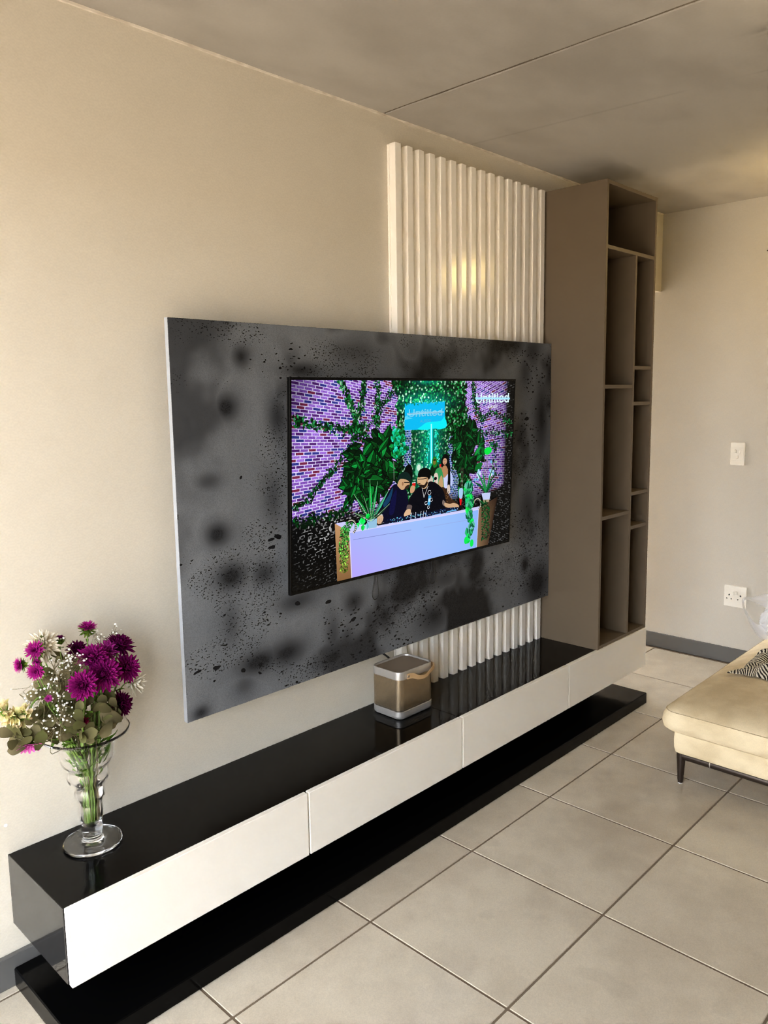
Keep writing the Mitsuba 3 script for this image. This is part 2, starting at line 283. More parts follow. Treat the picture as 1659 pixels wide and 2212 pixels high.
add(t + '__board', box(SX0 + 0.0006, SX1, SDB, SDF, SZ0, SZ1, 0.0006), 'splatter_paint')
tag(add(t + '__edge_band', box(SX0, SX0 + 0.0006, SDB + 0.0004, SDF - 0.0006, SZ0, SZ1), 'board_edge'), 'pale grey edge band')
mat('raw_batten', pr((0.35, 0.27, 0.18), 0.7))
for z in (0.75, 1.55): add(t + '__batten', box(1.45, 2.15, 0.0005, SDB - 0.0003, z, z + 0.06, 0.002), 'raw_batten')
for z in (0.75, 1.55): add(t + '__batten', box(2.4, 3.1, 0.0402, SDB - 0.0003, z, z + 0.06, 0.002), 'raw_batten')

# ------------------------------------------------------------------ television
TL = np.array([1.594, -0.1476, 1.637]); BLc = np.array([1.594, -0.1195, 0.9231]); TVW = 1.2476
EX = np.array([1.0, 0, 0]); TVH = float(np.linalg.norm(BLc - TL)); EV = (BLc - TL) / TVH; EN = np.cross(EX, -EV)
def tvp(s, w, h):
    s, w, h = np.broadcast_arrays(np.asarray(s, float), np.asarray(w, float), np.asarray(h, float))
    return TL + s[..., None] * EX + w[..., None] * EV + h[..., None] * EN
def tvbox(s0, s1, w0, w1, h0, h1, b=0.0005):
    m = box(s0, s1, 0, w1 - w0, h0, h1, b); v = m.vertices.copy()
    m.vertices = tvp(v[:, 0], -v[:, 1] + w0, v[:, 2]); m.fix_normals(); return m
mat('tv_black', pr((0.002, 0.002, 0.002), 0.3, spec=0.12)); mat('tv_back', pr((0.012, 0.012, 0.012), 0.55)); mat('steel_black', pr((0.02, 0.02, 0.02), 0.5))
SI, WI0, WI1 = 0.008, 0.009, 0.012
ASW, ASH = TVW - 2 * SI, TVH - WI0 - WI1
def lin(c): return [float(v) for v in srgb(*c)]
def screen_fn(p, n, uv):
    u, v = uv.x, uv.y
    def bricks(off, s, k, seed):
        q = 0.42 + (v - 0.42) / s; row = dr.floor(q / 0.0158); fr = q / 0.0158 - row
        L = k / 0.030 + 0.5 * (row - 2 * dr.floor(row / 2)) + 0.25 * cell_rand(row, seed); col = dr.floor(L); fc = L - col
        wig = 0.06 * (noise(u * 300, v * 300, seed) - 0.5)
        mort = (fr + wig < 0.23) | (fc + wig < 0.11)
        h = cell_rand(row, col, seed + 1); h2 = noise(u * 500, v * 700, seed)
        c = dr.select(h < 0.34, mi.Color3f(lin((132, 84, 184))), dr.select(h < 0.56, mi.Color3f(lin((84, 36, 116))), dr.select(h < 0.76, mi.Color3f(lin((160, 112, 218))), dr.select(h < 0.9, mi.Color3f(lin((52, 56, 140))), mi.Color3f(lin((120, 40, 72)))))))
        c = c * (0.55 + 0.9 * h2)
        return dr.select(mort, mi.Color3f(lin((228, 218, 255))), c), mort
    cl, ml = bricks(0, 1 - 0.65 * u, u / (1 - 0.55 * u), 3.0)
    cr, mr = bricks(0, 1 - 1.3 * (1 - u), (1 - u) * 1.25, 8.0)
    wob = 0.012 * (noise(u * 60, v * 60, 2.0) - 0.5)
    d1, d2, w = voronoi(u * 150, v * 92); d3, d4, w2 = voronoi(u * 260 + 9, v * 150)
    glow = dr.exp(-dr.square((u - 0.556) / 0.045)) * smoothstep(0.16, 0.26, v) + 0.55 * dr.exp(-dr.square((u - 0.53) / 0.10) - dr.square((v - 0.11) / 0.05)) + 0.5 * dr.exp(-dr.square((u - 0.54) / 0.06) - dr.square((v) / 0.02))
    br = 0.35 + 0.8 * fbm(u * 14, v * 9, 4.0, 2) + 1.2 * glow
    leaf = dr.select(w < 0.45, mi.Color3f(lin((2, 34, 10))), dr.select(w < 0.72, mi.Color3f(lin((10, 96, 34))), dr.select(w < 0.90, mi.Color3f(lin((40, 170, 80))), mi.Color3f(lin((170, 232, 190))))))
    leaf = leaf * br * (1.15 - smoothstep(0.35, 0.75, d1)) + mi.Color3f(lin((0, 210, 190))) * (0.75 * glow * (0.35 + 0.65 * w2))
    alcove = (u > 0.470) & (u < 0.628) & (v > 0.26)
    leaf = dr.select(alcove, leaf * 0.55 + mi.Color3f(lin((0, 40, 22))), leaf)
    lefte = 0.398 - 0.02 * smoothstep(0.1, 0.0, v) + wob * 2; rige = 0.722 + 0.08 * v + wob * 2
    c = dr.select(u < lefte, cl, dr.select(u > rige, cr, leaf))
    pil = ((u > 0.436 + wob) & (u < 0.468) & (v > 0.26) & (v < 0.46)) | ((u > 0.648 + wob) & (u < 0.70 + wob) & (v > 0.31 + 0.2 * (u > 0.668)) & (v < 0.68))
    qq = v / 0.0125; rw = dr.floor(qq); ll = u / 0.013 + 0.5 * (rw - 2 * dr.floor(rw / 2)); hb = cell_rand(rw, dr.floor(ll), 5)
    pc = dr.select((qq - rw < 0.2) | (ll - dr.floor(ll) < 0.14), mi.Color3f(lin((190, 205, 235))), mix(lin((20, 22, 60)), lin((80, 110, 190)), hb))
    c = dr.select(pil & (w2 > 0.12), pc, c)
    dl = smoothstep(0.625, 0.675, v + 0.03 * (w2 - 0.5)) * (u < 0.5); fleck = (ml & (noise(u * 170, v * 120, 9.0) > 0.60)) | ((w > 0.93) & (v < 0.80))
    dk = dr.select(fleck, mi.Color3f(0.55) * (0.15 + 0.85 * noise(u * 90, v * 60, 1.0)) * (1.2 - smoothstep(0.7, 1.0, v)) * smoothstep(-0.02, 0.10, u), mi.Color3f(0.0025))
    c = mix(0, 0, 0.0) + c * (1 - dl) + dk * dl
    rd = dr.clip(smoothstep(0.93, 0.995, u) + smoothstep(0.62, 0.70, v) * (u > 0.6) + 0.5 * smoothstep(0.80, 0.98, u), 0, 1)
    c = c * (1 - rd) + dr.select(mr & (noise(u * 120, v * 120, 3.0) > 0.60), mi.Color3f(0.10), mi.Color3f(0.002)) * rd
    tl = smoothstep(0.02, 0.16, u + v * 0.35); c = c * (0.35 + 0.65 * tl)
    return c * SCREEN_GAIN
t = thing('television', 'wall mounted flat screen television playing a music performance', 'television')
add(t + '__bezel', cat_m(tvbox(0, TVW, 0, WI0, -0.012, 0.001), tvbox(0, TVW, TVH - WI1, TVH, -0.012, 0.001), tvbox(0, SI, WI0, TVH - WI1, -0.012, 0.001), tvbox(TVW - SI, TVW, WI0, TVH - WI1, -0.012, 0.001)), 'tv_black')
add(t + '__back_cover', cat_m(tvbox(0.002, TVW - 0.002, 0.002, TVH - 0.002, -0.018, -0.0125, 0.002), tvbox(0.12, TVW - 0.12, 0.22, TVH - 0.03, -0.030, -0.018, 0.004)), 'tv_back')
mat('screen_glass', pr((0.001, 0.001, 0.001), 0.12, spec=0.06))
q = tvp([SI, SI + ASW, SI + ASW, SI], [WI0 + ASH, WI0 + ASH, WI0, WI0], [-0.0006] * 4)
sk = add(t + '__screen', (q, np.array([[0, 1, 2], [0, 2, 3]])), 'screen_glass', uv=np.array([[0, 1], [1, 1], [1, 0], [0, 0]], float))
scene[sk]['emitter'] = {'type': 'area', 'radiance': proc(screen_fn)}
# the picture's figures: flat coloured shapes on the screen, in screen coordinates (0..1 across, 0..1 down)
ART_V, ART_F, ART_C, LAYER = [], [], [], [0]
def put(V, Fc, col):
    n0 = sum(len(a) for a in ART_V); V = np.asarray(V, float); h = -0.0005 + 0.0000012 * LAYER[0]; LAYER[0] += 1
    ART_V.append(tvp(SI + np.clip(V[:, 0], 0, 1) * ASW, WI0 + np.clip(V[:, 1], 0, 1) * ASH, h)); ART_F.append(np.asarray(Fc) + n0)
    col = np.asarray(col, float); ART_C.append(np.broadcast_to(srgb(*col) if col.ndim == 1 else np.array([srgb(*x) for x in col]), (len(V), 3)) * SCREEN_GAIN)
def smooth_poly(P, k=5):
    P = np.asarray(P, float); n = len(P); out = []
    for i in range(n):
        a, b, c, d = P[i - 1], P[i], P[(i + 1) % n], P[(i + 2) % n]; tt = np.linspace(0, 1, k, endpoint=False)[:, None]
        out.append(0.5 * (2 * b + (c - a) * tt + (2 * a - 5 * b + 4 * c - d) * tt ** 2 + (3 * b - a - 3 * c + d) * tt ** 3))
    return np.vstack(out)
def poly(P, col, smooth=False, shade=None):
    P = smooth_poly(P) if smooth else np.asarray(P, float); g = Polygon(P)
    if not g.is_valid: g = g.buffer(0)
    for s in getattr(g, 'geoms', [g]):
        if s.area < 1e-8: continue
        V, Fc = trimesh.creation.triangulate_polygon(s, engine='earcut'); Fc = np.asarray(Fc)
        a = V[Fc[:, 1]] - V[Fc[:, 0]]; b = V[Fc[:, 2]] - V[Fc[:, 0]]; cw = a[:, 0] * b[:, 1] - a[:, 1] * b[:, 0] > 0
        Fc[cw] = Fc[cw][:, ::-1]                       # screen v runs down, so this faces the room
        put(V, Fc, col if shade is None else shade(V))
def ell(cx, cy, rx, ry, col, rot=0.0, n=14):
    a = np.arange(n) * 2 * np.pi / n; x, y = rx * np.cos(a), ry * np.sin(a); c, s = math.cos(rot), math.sin(rot)
    poly(np.stack([cx + (x * c - y * s), cy + (x * s + y * c) * 1.776], 1), col)
def line(P, w, col):
    P = np.asarray(P, float) * [1.776, 1]
    from shapely.geometry import LineString
    g = LineString(P).buffer(w / 2, cap_style='flat', quad_segs=3)
    for s in getattr(g, 'geoms', [g]): 
        if len(s.interiors) == 0: poly(np.array(s.exterior.coords)[:-1] / [1.776, 1], col)
        else:
            V, Fc = trimesh.creation.triangulate_polygon(s, engine='earcut'); Fc = np.asarray(Fc)
            a = V[Fc[:, 1]] - V[Fc[:, 0]]; b = V[Fc[:, 2]] - V[Fc[:, 0]]; cw = a[:, 0] * b[:, 1] - a[:, 1] * b[:, 0] > 0; Fc[cw] = Fc[cw][:, ::-1]
            put(V / [1.776, 1], Fc, col)
rnd = np.random.default_rng(11)
GREENS = [(2, 22, 6), (4, 40, 12), (8, 70, 24), (14, 104, 40), (40, 150, 78), (150, 205, 160)]
def leaf2(cx, cy, L, w, ang, dark, light):
    """A leaf with one dark and one light half; L in screen heights."""
    d = np.array([math.cos(ang), math.sin(ang)]); m = np.array([-d[1], d[0]]); c = np.array([cx * 1.776, cy])
    a, b = c - d * L / 2, c + d * L / 2; k1, k2 = c - d * L * 0.15 + m * w, c + d * L * 0.22 + m * w * 0.8; l1, l2 = c - d * L * 0.15 - m * w, c + d * L * 0.22 - m * w * 0.8
    poly(np.array([a, k1, k2, b]) / [1.776, 1], dark); poly(np.array([a, l1, l2, b]) / [1.776, 1], light)
def vine(P, n, size=0.011, spread=0.014, pal=GREENS, p=(0.25, 0.25, 0.2, 0.14, 0.1, 0.06)):
    Q = bez(np.asarray(P), 60)
    for k in range(n):
        c = Q[rnd.integers(len(Q))] + rnd.normal(0, 1, 2) * spread / np.array([1.776, 1]); a = rnd.uniform(0, np.pi); L = size * rnd.uniform(0.7, 1.5); g = pal[rnd.choice(len(pal), p=p)]
        d = np.array([math.cos(a), math.sin(a)]) * L; m = np.array([-d[1], d[0]]) * 0.45; c = c * [1.776, 1]
        poly(np.array([c - d, c + m, c + d, c - m]) / [1.776, 1], g)
def bush(P, n, L0, L1, pal, wr=0.27, edge=True):
    g = Polygon(P); x0, y0, x1, y1 = g.bounds; pts = []
    from shapely.geometry import Point
    while len(pts) < n:
        q = np.array([rnd.uniform(x0, x1), rnd.uniform(y0, y1)])
        if g.contains(Point(*q)): pts.append(q)
    for i, q in enumerate(pts):
        L = rnd.uniform(L0, L1); f = i / n; a, b = pal[min(len(pal) - 1, int(rnd.beta(1.3, 1.6) * len(pal)))]
        leaf2(q[0], q[1], L, L * wr, rnd.uniform(-2.4, -0.6) + (rnd.random() < 0.4) * 1.6, a, b)
vine([(0.002,0.179),(0.046,0.200),(0.099,0.218),(0.161,0.232),(0.207,0.242),(0.238,0.252)], 230, 0.011, 0.013)
vine([(0.172,0.004),(0.195,0.067),(0.218,0.141),(0.234,0.197),(0.234,0.252)], 190, 0.011, 0.011)
vine([(0.262,0.003),(0.263,0.053),(0.253,0.123),(0.242,0.182)], 150, 0.010, 0.010)
vine([(0.317,0.003),(0.320,0.074),(0.316,0.140),(0.319,0.196),(0.319,0.238)], 190, 0.009, 0.012)
vine([(0.401,0.007),(0.364,0.080),(0.331,0.140),(0.306,0.196),(0.262,0.234),(0.234,0.252)], 230, 0.009, 0.011)
vine([(0.234,0.272),(0.196,0.348),(0.154,0.423),(0.125,0.463),(0.084,0.516),(0.045,0.567),(0.004,0.597)], 230, 0.010, 0.010, p=(0.4, 0.27, 0.16, 0.1, 0.05, 0.02))
vine([(0.225,0.25),(0.25,0.26),(0.27,0.28)], 110, 0.011, 0.022)
for P, n in (([(0.761,0.007),(0.772,0.082),(0.787,0.167),(0.821,0.231)], 190), ([(0.729,0.254),(0.818,0.298),(0.901,0.314),(0.988,0.321)], 200), ([(0.821,0.231),(0.869,0.185),(0.936,0.223),(0.986,0.260)], 140), ([(0.866,0.370),(0.904,0.404),(0.893,0.492),(0.906,0.579)], 120)):
    vine(P, n, 0.009, 0.013, p=(0.35, 0.28, 0.17, 0.1, 0.06, 0.04))
# dark ivy heads over the lower left brick
vine([(0.0,0.668),(0.08,0.662),(0.16,0.655),(0.21,0.63)], 170, 0.012, 0.014, p=(0.55, 0.27, 0.12, 0.04, 0.01, 0.01))
# neon sign and light bar
poly([(0.433,0.119),(0.620,0.112),(0.624,0.263),(0.433,0.262)], (8, 190, 246))
poly([(0.433,0.19),(0.46,0.176),(0.445,0.19),(0.47,0.200),(0.433,0.207)], (90, 214, 250))
poly([(0.51,0.245),(0.54,0.225),(0.60,0.222),(0.620,0.20),(0.624,0.263),(0.50,0.263)], (10, 240, 250), True)
vine([(0.435,0.12),(0.53,0.115),(0.62,0.11)], 60, 0.008, 0.006, [(20, 150, 110), (20, 200, 160), (6, 110, 60), (120, 240, 220), (4, 60, 30), (60, 220, 190)])
poly([(0.545,0.263),(0.581,0.263),(0.586,0.45),(0.540,0.456)], None, shade=lambda V: np.stack([8 + 0 * V[:, 0], 200 - 90 * np.abs(V[:, 0] - 0.558) / 0.025, 190 - 90 * np.abs(V[:, 0] - 0.558) / 0.025], 1).clip(0, 255))
vine([(0.545,0.27),(0.54,0.36),(0.538,0.45)], 70, 0.009, 0.008, [(10, 200, 150), (20, 230, 200), (6, 120, 70), (120, 250, 230), (4, 80, 40), (60, 240, 220)])
vine([(0.580,0.27),(0.584,0.36),(0.588,0.45)], 70, 0.009, 0.008, [(10, 200, 150), (20, 230, 200), (6, 120, 70), (120, 250, 230), (4, 80, 40), (60, 240, 220)])
poly([(0.550,0.235),(0.562,0.235),(0.567,0.455),(0.555,0.455)], (30, 250, 255)); poly([(0.5545,0.235),(0.5580,0.235),(0.5625,0.455),(0.559,0.455)], (205, 255, 255))
def text(s, x, y, w, h, col, bold=True, skew=0.0):
    m = meshkit.text_mesh(s, 1.0, 0.0001, bold); V = np.array(m.vertices); Fc = np.array(m.faces)[np.abs(np.array(m.face_normals)[:, 2]) > 0.5]; keep = V[Fc].mean(1)[:, 2] > 0.00005; Fc = Fc[keep]
    V = V[:, :2]; V = (V - [V[:, 0].min(), 0]) / [np.ptp(V[:, 0]), 1.0]
    put(np.stack([x + V[:, 0] * w, y - V[:, 1] * h + V[:, 0] * skew], 1), Fc, col)
text('Untitled', 0.4525, 0.1915, 0.158, 0.036, (4, 140, 214)); text('Untitled', 0.451, 0.190, 0.158, 0.036, (165, 226, 246)); text('Untitled', 0.452, 0.1895, 0.157, 0.034, (96, 208, 246), False)
poly([(0.444,0.171),(0.616,0.168),(0.616,0.176),(0.444,0.180)], (176, 232, 250)); poly([(0.446,0.1735),(0.615,0.171),(0.615,0.1735),(0.446,0.176)], (70, 150, 200))
text('AUDIO', 0.504, 0.2245, 0.05, 0.014, (96, 168, 214), False)
text('Untitled', 0.781, 0.1265, 0.187, 0.054, (226, 250, 255)); poly([(0.777,0.094),(0.973,0.099),(0.973,0.111),(0.777,0.106)], (170, 232, 255))
text('AUDIO', 0.845, 0.160, 0.056, 0.0155, (240, 248, 252))
# plants behind the booth
def leaf3(cx, cy, L, w, ang, dark, light):
    d = np.array([math.cos(ang), math.sin(ang)]); m = np.array([-d[1], d[0]]); c = np.array([cx * 1.776, cy]); bow = m * L * 0.10
    def half(s, k): return [c - d * L * 0.52 * k, c - d * L * 0.26 * k + m * s * w * 0.8 * k, c + m * s * w * k + bow * 0.5, c + d * L * 0.30 * k + m * s * w * 0.62 * k + bow * 0.6, c + d * L * 0.54 * k]
    poly(np.array(half(1, 1.16) + half(-1, 1.16)[1:-1][::-1]) / [1.776, 1], (1, 10, 3)); poly(np.array(half(1, 1)) / [1.776, 1], dark); poly(np.array(half(-1, 1)) / [1.776, 1], light)
    line([(c - d * L * 0.5) / [1.776, 1], (c + d * L * 0.5) / [1.776, 1]], 0.0018, [min(255, v * 1.5 + 10) for v in light])
def plant(clusters, n, L0, L1, pal, wr=0.26):
    cs = np.array(clusters, float); wts = cs[:, 2] ** 2; wts /= wts.sum(); items = []
    for k in range(n):
        c = cs[rnd.choice(len(cs), p=wts)]; a = rnd.uniform(0, 2 * np.pi); r = c[2] * math.sqrt(rnd.uniform(0.02, 1.0)); items.append((r / c[2], c[0] + r * math.cos(a) / 1.776, c[1] + r * math.sin(a), a))
    for f, x, y, a in sorted(items, key=lambda q: -q[0]):
        dk, lt = pal[min(len(pal) - 1, int(len(pal) * rnd.beta(1.4, 1.6 + f)))]; leaf3(x, y, rnd.uniform(L0, L1), rnd.uniform(L0, L1) * wr, a + rnd.normal(0, 0.5) - 0.25, dk, lt)
PAL_D = [((2, 26, 8), (6, 60, 18)), ((3, 44, 12), (8, 92, 30)), ((2, 60, 18), (10, 124, 44)), ((4, 84, 26), (16, 150, 60))]
plant([(0.335, 0.335, 0.10), (0.355, 0.42, 0.095), (0.265, 0.42, 0.115), (0.30, 0.50, 0.12), (0.24, 0.54, 0.09), (0.36, 0.50, 0.07)], 150, 0.06, 0.12, PAL_D)
plant([(0.245, 0.47, 0.07), (0.225, 0.545, 0.05)], 24, 0.04, 0.07, PAL_D)
bush([(0.383,0.242),(0.422,0.266),(0.451,0.365),(0.411,0.420),(0.37,0.36)], 90, 0.018, 0.036, [((6, 110, 50), (14, 170, 90)), ((10, 150, 100), (20, 214, 160)), ((4, 70, 30), (10, 120, 60)), ((20, 200, 170), (60, 240, 210))], 0.42)
line([(0.387,0.422),(0.390,0.52)], 0.005, (120, 130, 120))
plant([(0.70, 0.36, 0.08), (0.745, 0.32, 0.075), (0.78, 0.39, 0.085), (0.74, 0.45, 0.085), (0.795, 0.46, 0.06)], 120, 0.045, 0.09, [((1, 18, 6), (3, 40, 13)), ((2, 30, 9), (5, 62, 22)), ((3, 50, 16), (8, 92, 34)), ((4, 80, 28), (12, 126, 52))])
line([(0.711,0.50),(0.714,0.68)], 0.006, (70, 60, 52)); line([(0.720,0.50),(0.722,0.68)], 0.004, (96, 84, 70))
for P, c in (([(0.780,0.439),(0.792,0.40),(0.816,0.387),(0.80,0.42)], (20, 150, 60)), ([(0.815,0.39),(0.834,0.40),(0.838,0.445),(0.825,0.43)], (10, 96, 36)), ([(0.835,0.41),(0.848,0.395),(0.872,0.400),(0.874,0.425),(0.852,0.440),(0.838,0.43)], (6, 236, 70)), ([(0.785,0.51),(0.80,0.485),(0.825,0.485),(0.815,0.52),(0.79,0.53)], (8, 110, 40))): poly(P, c, True)
for x0, x1 in ((0.848, 0.842), (0.856, 0.850), (0.838, 0.834)): line([(x0, 0.44), (x1, 0.67)], 0.004, (120, 110, 92))
for cx, cy in ((0.800,0.556),(0.876,0.535)):
    for k in range(9): ell(cx + rnd.normal(0, 0.008), cy + rnd.normal(0, 0.017), 0.0055, 0.0055, [(178, 216, 246), (214, 238, 252), (120, 190, 232)][k % 3])
for a, L in ((-2.6, 0.16), (-2.2, 0.17), (-1.9, 0.15), (-1.2, 0.17), (-0.9, 0.16), (-0.6, 0.14)):
    q0 = np.array([0.852 * 1.776, 0.672]); q1 = q0 + L * np.array([math.cos(a), math.sin(a)]); m = np.array([-math.sin(a), math.cos(a)]) * 0.007
    poly(np.array([q0 - m, (q0 + q1) / 2 - m + [0, -0.012], q1, (q0 + q1) / 2 + m + [0, -0.012], q0 + m]) / [1.776, 1], [(8, 84, 40), (30, 140, 70)][int(L * 100) % 2])
poly([(0.826,0.671),(0.878,0.674),(0.873,0.717),(0.836,0.712)], (196, 206, 246)); poly([(0.836,0.712),(0.873,0.717),(0.870,0.735),(0.84,0.73)], (170, 150, 120))
# people behind the booth
def woman(face, hair_c, skin, hx, hy, r):
    ell(hx, hy, r * 0.62, r * 0.62, skin); ell(hx - r * 0.22, hy - 0.004, r * 0.08, r * 0.05, (20, 14, 12)); ell(hx + r * 0.22, hy - 0.004, r * 0.08, r * 0.05, (20, 14, 12)); ell(hx, hy + r * 0.55, r * 0.2, r * 0.07, (150, 50, 50))
poly([(0.435,0.486),(0.442,0.455),(0.458,0.447),(0.469,0.469),(0.470,0.53),(0.449,0.52)], (4, 6, 6), True)
poly([(0.488,0.455),(0.500,0.444),(0.512,0.458),(0.514,0.51),(0.486,0.51)], (96, 190, 150), True); ell(0.500, 0.470, 0.0085, 0.010, (214, 240, 220))
poly([(0.555,0.52),(0.561,0.468),(0.577,0.455),(0.594,0.472),(0.598,0.53)], (6, 34, 14), True); poly([(0.563,0.45),(0.566,0.425),(0.575,0.418),(0.584,0.428),(0.588,0.47),(0.572,0.48)], (20, 120, 40), True); ell(0.5745, 0.447, 0.0075, 0.0105, (120, 110, 40)); ell(0.5745, 0.438, 0.0075, 0.003, (40, 40, 12))
poly([(0.609,0.440),(0.618,0.415),(0.630,0.409),(0.644,0.428),(0.653,0.494),(0.655,0.564),(0.652,0.640),(0.636,0.640),(0.628,0.560),(0.608,0.500)], (6, 6, 8), True)
poly([(0.618,0.478),(0.634,0.480),(0.648,0.53),(0.642,0.60),(0.616,0.60),(0.606,0.515)], (182, 132, 92), True); woman(None, None, (206, 160, 126), 0.6255, 0.452, 0.0175)
poly([(0.612,0.540),(0.626,0.545),(0.646,0.528),(0.648,0.60),(0.616,0.60)], (206, 212, 248), True); poly([(0.652,0.517),(0.665,0.533),(0.669,0.581),(0.660,0.598),(0.651,0.573)], (190, 204, 250), True)
poly([(0.640,0.43),(0.650,0.47),(0.656,0.56),(0.654,0.64),(0.641,0.64),(0.643,0.54)], (5, 5, 8), True); poly([(0.640,0.600),(0.652,0.590),(0.656,0.635),(0.644,0.64)], (214, 196, 182), True)
poly([(0.598,0.465),(0.608,0.465),(0.606,0.484),(0.600,0.484)], (226, 30, 30)); poly([(0.599,0.480),(0.612,0.482),(0.614,0.50),(0.602,0.50)], (170, 120, 84), True)
ell(0.556, 0.56, 0.014, 0.022, (206, 196, 178))
poly([(0.577,0.515),(0.585,0.490),(0.598,0.484),(0.611,0.497),(0.620,0.545),(0.624,0.620),(0.606,0.640),(0.594,0.61),(0.590,0.54)], (52, 150, 84), True); poly([(0.598,0.56),(0.612,0.53),(0.622,0.59),(0.622,0.64),(0.602,0.645),(0.594,0.61)], (196, 158, 110), True)
poly([(0.575,0.517),(0.588,0.512),(0.595,0.540),(0.593,0.575),(0.582,0.572),(0.574,0.548)], (224, 206, 190), True); ell(0.581, 0.543, 0.0075, 0.0055, (8, 8, 10)); ell(0.579, 0.563, 0.003, 0.0016, (150, 50, 60))
poly([(0.59,0.62),(0.625,0.60),(0.655,0.660),(0.700,0.715),(0.69,0.735),(0.62,0.71)], (58, 36, 22), True)
for k in range(40): ell(rnd.uniform(0.605, 0.665), rnd.uniform(0.63, 0.70), 0.0022, 0.0016, [(150, 104, 64), (22, 12, 8)][k % 2])
poly([(0.406,0.547),(0.382,0.553),(0.359,0.593),(0.332,0.637),(0.318,0.700),(0.330,0.735),(0.384,0.735),(0.445,0.728),(0.456,0.676),(0.450,0.603),(0.436,0.568)], (8, 8, 34), True)
poly([(0.385,0.56),(0.366,0.60),(0.345,0.64),(0.35,0.66),(0.375,0.625)], (18, 62, 96), True); poly([(0.40,0.575),(0.38,0.62),(0.37,0.70),(0.39,0.70),(0.40,0.63)], (14, 14, 60), True)
poly([(0.404,0.548),(0.418,0.517),(0.440,0.520),(0.457,0.535),(0.459,0.560),(0.449,0.573),(0.425,0.580),(0.411,0.565)], (206, 164, 122), True); poly([(0.444,0.562),(0.457,0.558),(0.457,0.570),(0.447,0.579),(0.436,0.577)], (52, 34, 26), True); line([(0.434,0.541),(0.458,0.545)], 0.005, (14, 12, 12)); ell(0.428, 0.548, 0.004, 0.006, (160, 116, 84))
poly([(0.402,0.535),(0.408,0.500),(0.432,0.484),(0.455,0.496),(0.467,0.528),(0.463,0.556),(0.456,0.540),(0.440,0.526),(0.418,0.520)], (12, 34, 30), True)
poly([(0.321,0.701),(0.332,0.688),(0.344,0.706),(0.344,0.726),(0.333,0.745),(0.318,0.736)], (214, 178, 144), True); 
for x in (0.323, 0.330, 0.337): line([(x, 0.715), (x - 0.002, 0.745)], 0.0018, (120, 80, 60))
line([(0.322,0.692),(0.342,0.700)], 0.006, (214, 214, 214))
poly([(0.470,0.55),(0.487,0.55),(0.484,0.583),(0.474,0.583)], (222, 26, 26)); poly([(0.470,0.548),(0.487,0.548),(0.487,0.553),(0.470,0.553)], (250, 240, 240)); poly([(0.462,0.585),(0.468,0.565),(0.484,0.572),(0.480,0.60),(0.465,0.605)], (206, 160, 120), True)
poly([(0.516,0.575),(0.490,0.586),(0.465,0.627),(0.451,0.680),(0.468,0.712),(0.514,0.725),(0.567,0.728),(0.628,0.722),(0.634,0.674),(0.619,0.613),(0.585,0.570),(0.552,0.556),(0.533,0.583)], (6, 6, 16), True)
poly([(0.499,0.518),(0.537,0.527),(0.546,0.550),(0.540,0.585),(0.524,0.592),(0.507,0.573),(0.494,0.552)], (214, 176, 134), True); poly([(0.500,0.566),(0.512,0.566),(0.528,0.570),(0.540,0.548),(0.544,0.562),(0.531,0.586),(0.512,0.582)], (38, 24, 18), True); line([(0.496,0.560),(0.509,0.560)], 0.005, (60, 36, 28)); poly([(0.494,0.548),(0.499,0.545),(0.500,0.556),(0.494,0.558)], (196, 150, 112))
poly([(0.497,0.522),(0.503,0.486),(0.529,0.475),(0.553,0.490),(0.558,0.525),(0.548,0.545),(0.541,0.531),(0.52,0.524)], (5, 5, 6), True); line([(0.497,0.534),(0.522,0.536),(0.540,0.534)], 0.004, (26, 22, 20)); ell(0.542, 0.546, 0.004, 0.007, (186, 140, 100))
line([(0.518,0.585),(0.527,0.640),(0.546,0.580)], 0.004, (206, 206, 206))
poly([(0.549,0.633),(0.562,0.637),(0.557,0.690),(0.545,0.685)], (64, 170, 226)); poly([(0.550,0.650),(0.558,0.652),(0.556,0.672),(0.548,0.670)], (200, 236, 250))
for cx, cy, r in ((0.553,0.618,0.008),(0.538,0.674,0.006),(0.563,0.660,0.006),(0.550,0.700,0.005)):
    a = np.linspace(0, 2 * np.pi, 13); line(np.stack([cx + r * np.cos(a), cy + r * 1.6 * np.sin(a)], 1)[:-1], 0.0035, (226, 230, 236))
poly([(0.451,0.668),(0.472,0.676),(0.466,0.705),(0.448,0.700)], (96, 82, 80), True); poly([(0.435,0.720),(0.447,0.694),(0.466,0.696),(0.464,0.726),(0.446,0.736)], (224, 184, 146), True)
poly([(0.621,0.672),(0.634,0.690),(0.632,0.712),(0.618,0.695)], (120, 104, 98), True); poly([(0.630,0.690),(0.655,0.702),(0.678,0.700),(0.704,0.722),(0.694,0.742),(0.662,0.730),(0.632,0.712)], (206, 168, 130), True)
# mixing desk, booth and what stands on it
poly([(0.338,0.752),(0.364,0.725),(0.437,0.729),(0.479,0.722),(0.567,0.727),(0.631,0.722),(0.702,0.730),(0.703,0.756),(0.623,0.764),(0.541,0.768),(0.434,0.764),(0.341,0.760)], (8, 14, 40))
for k in range(170):
    x = rnd.uniform(0.362, 0.70); y = rnd.uniform(0.728, 0.758); ell(x, y, rnd.uniform(0.0012, 0.003), rnd.uniform(0.001, 0.0022), [(60, 120, 200), (170, 205, 240), (20, 40, 110), (110, 220, 240), (10, 12, 24)][rnd.integers(5)])
for x in (0.490, 0.515, 0.528, 0.540, 0.470): line([(x, 0.715), (x - 0.004, 0.762)], 0.004, (226, 232, 244))
line([(0.345,0.757),(0.370,0.755)], 0.007, (200, 210, 240)); line([(0.575,0.752),(0.612,0.750)], 0.005, (120, 180, 246)); line([(0.645,0.746),(0.690,0.744)], 0.007, (110, 190, 250))
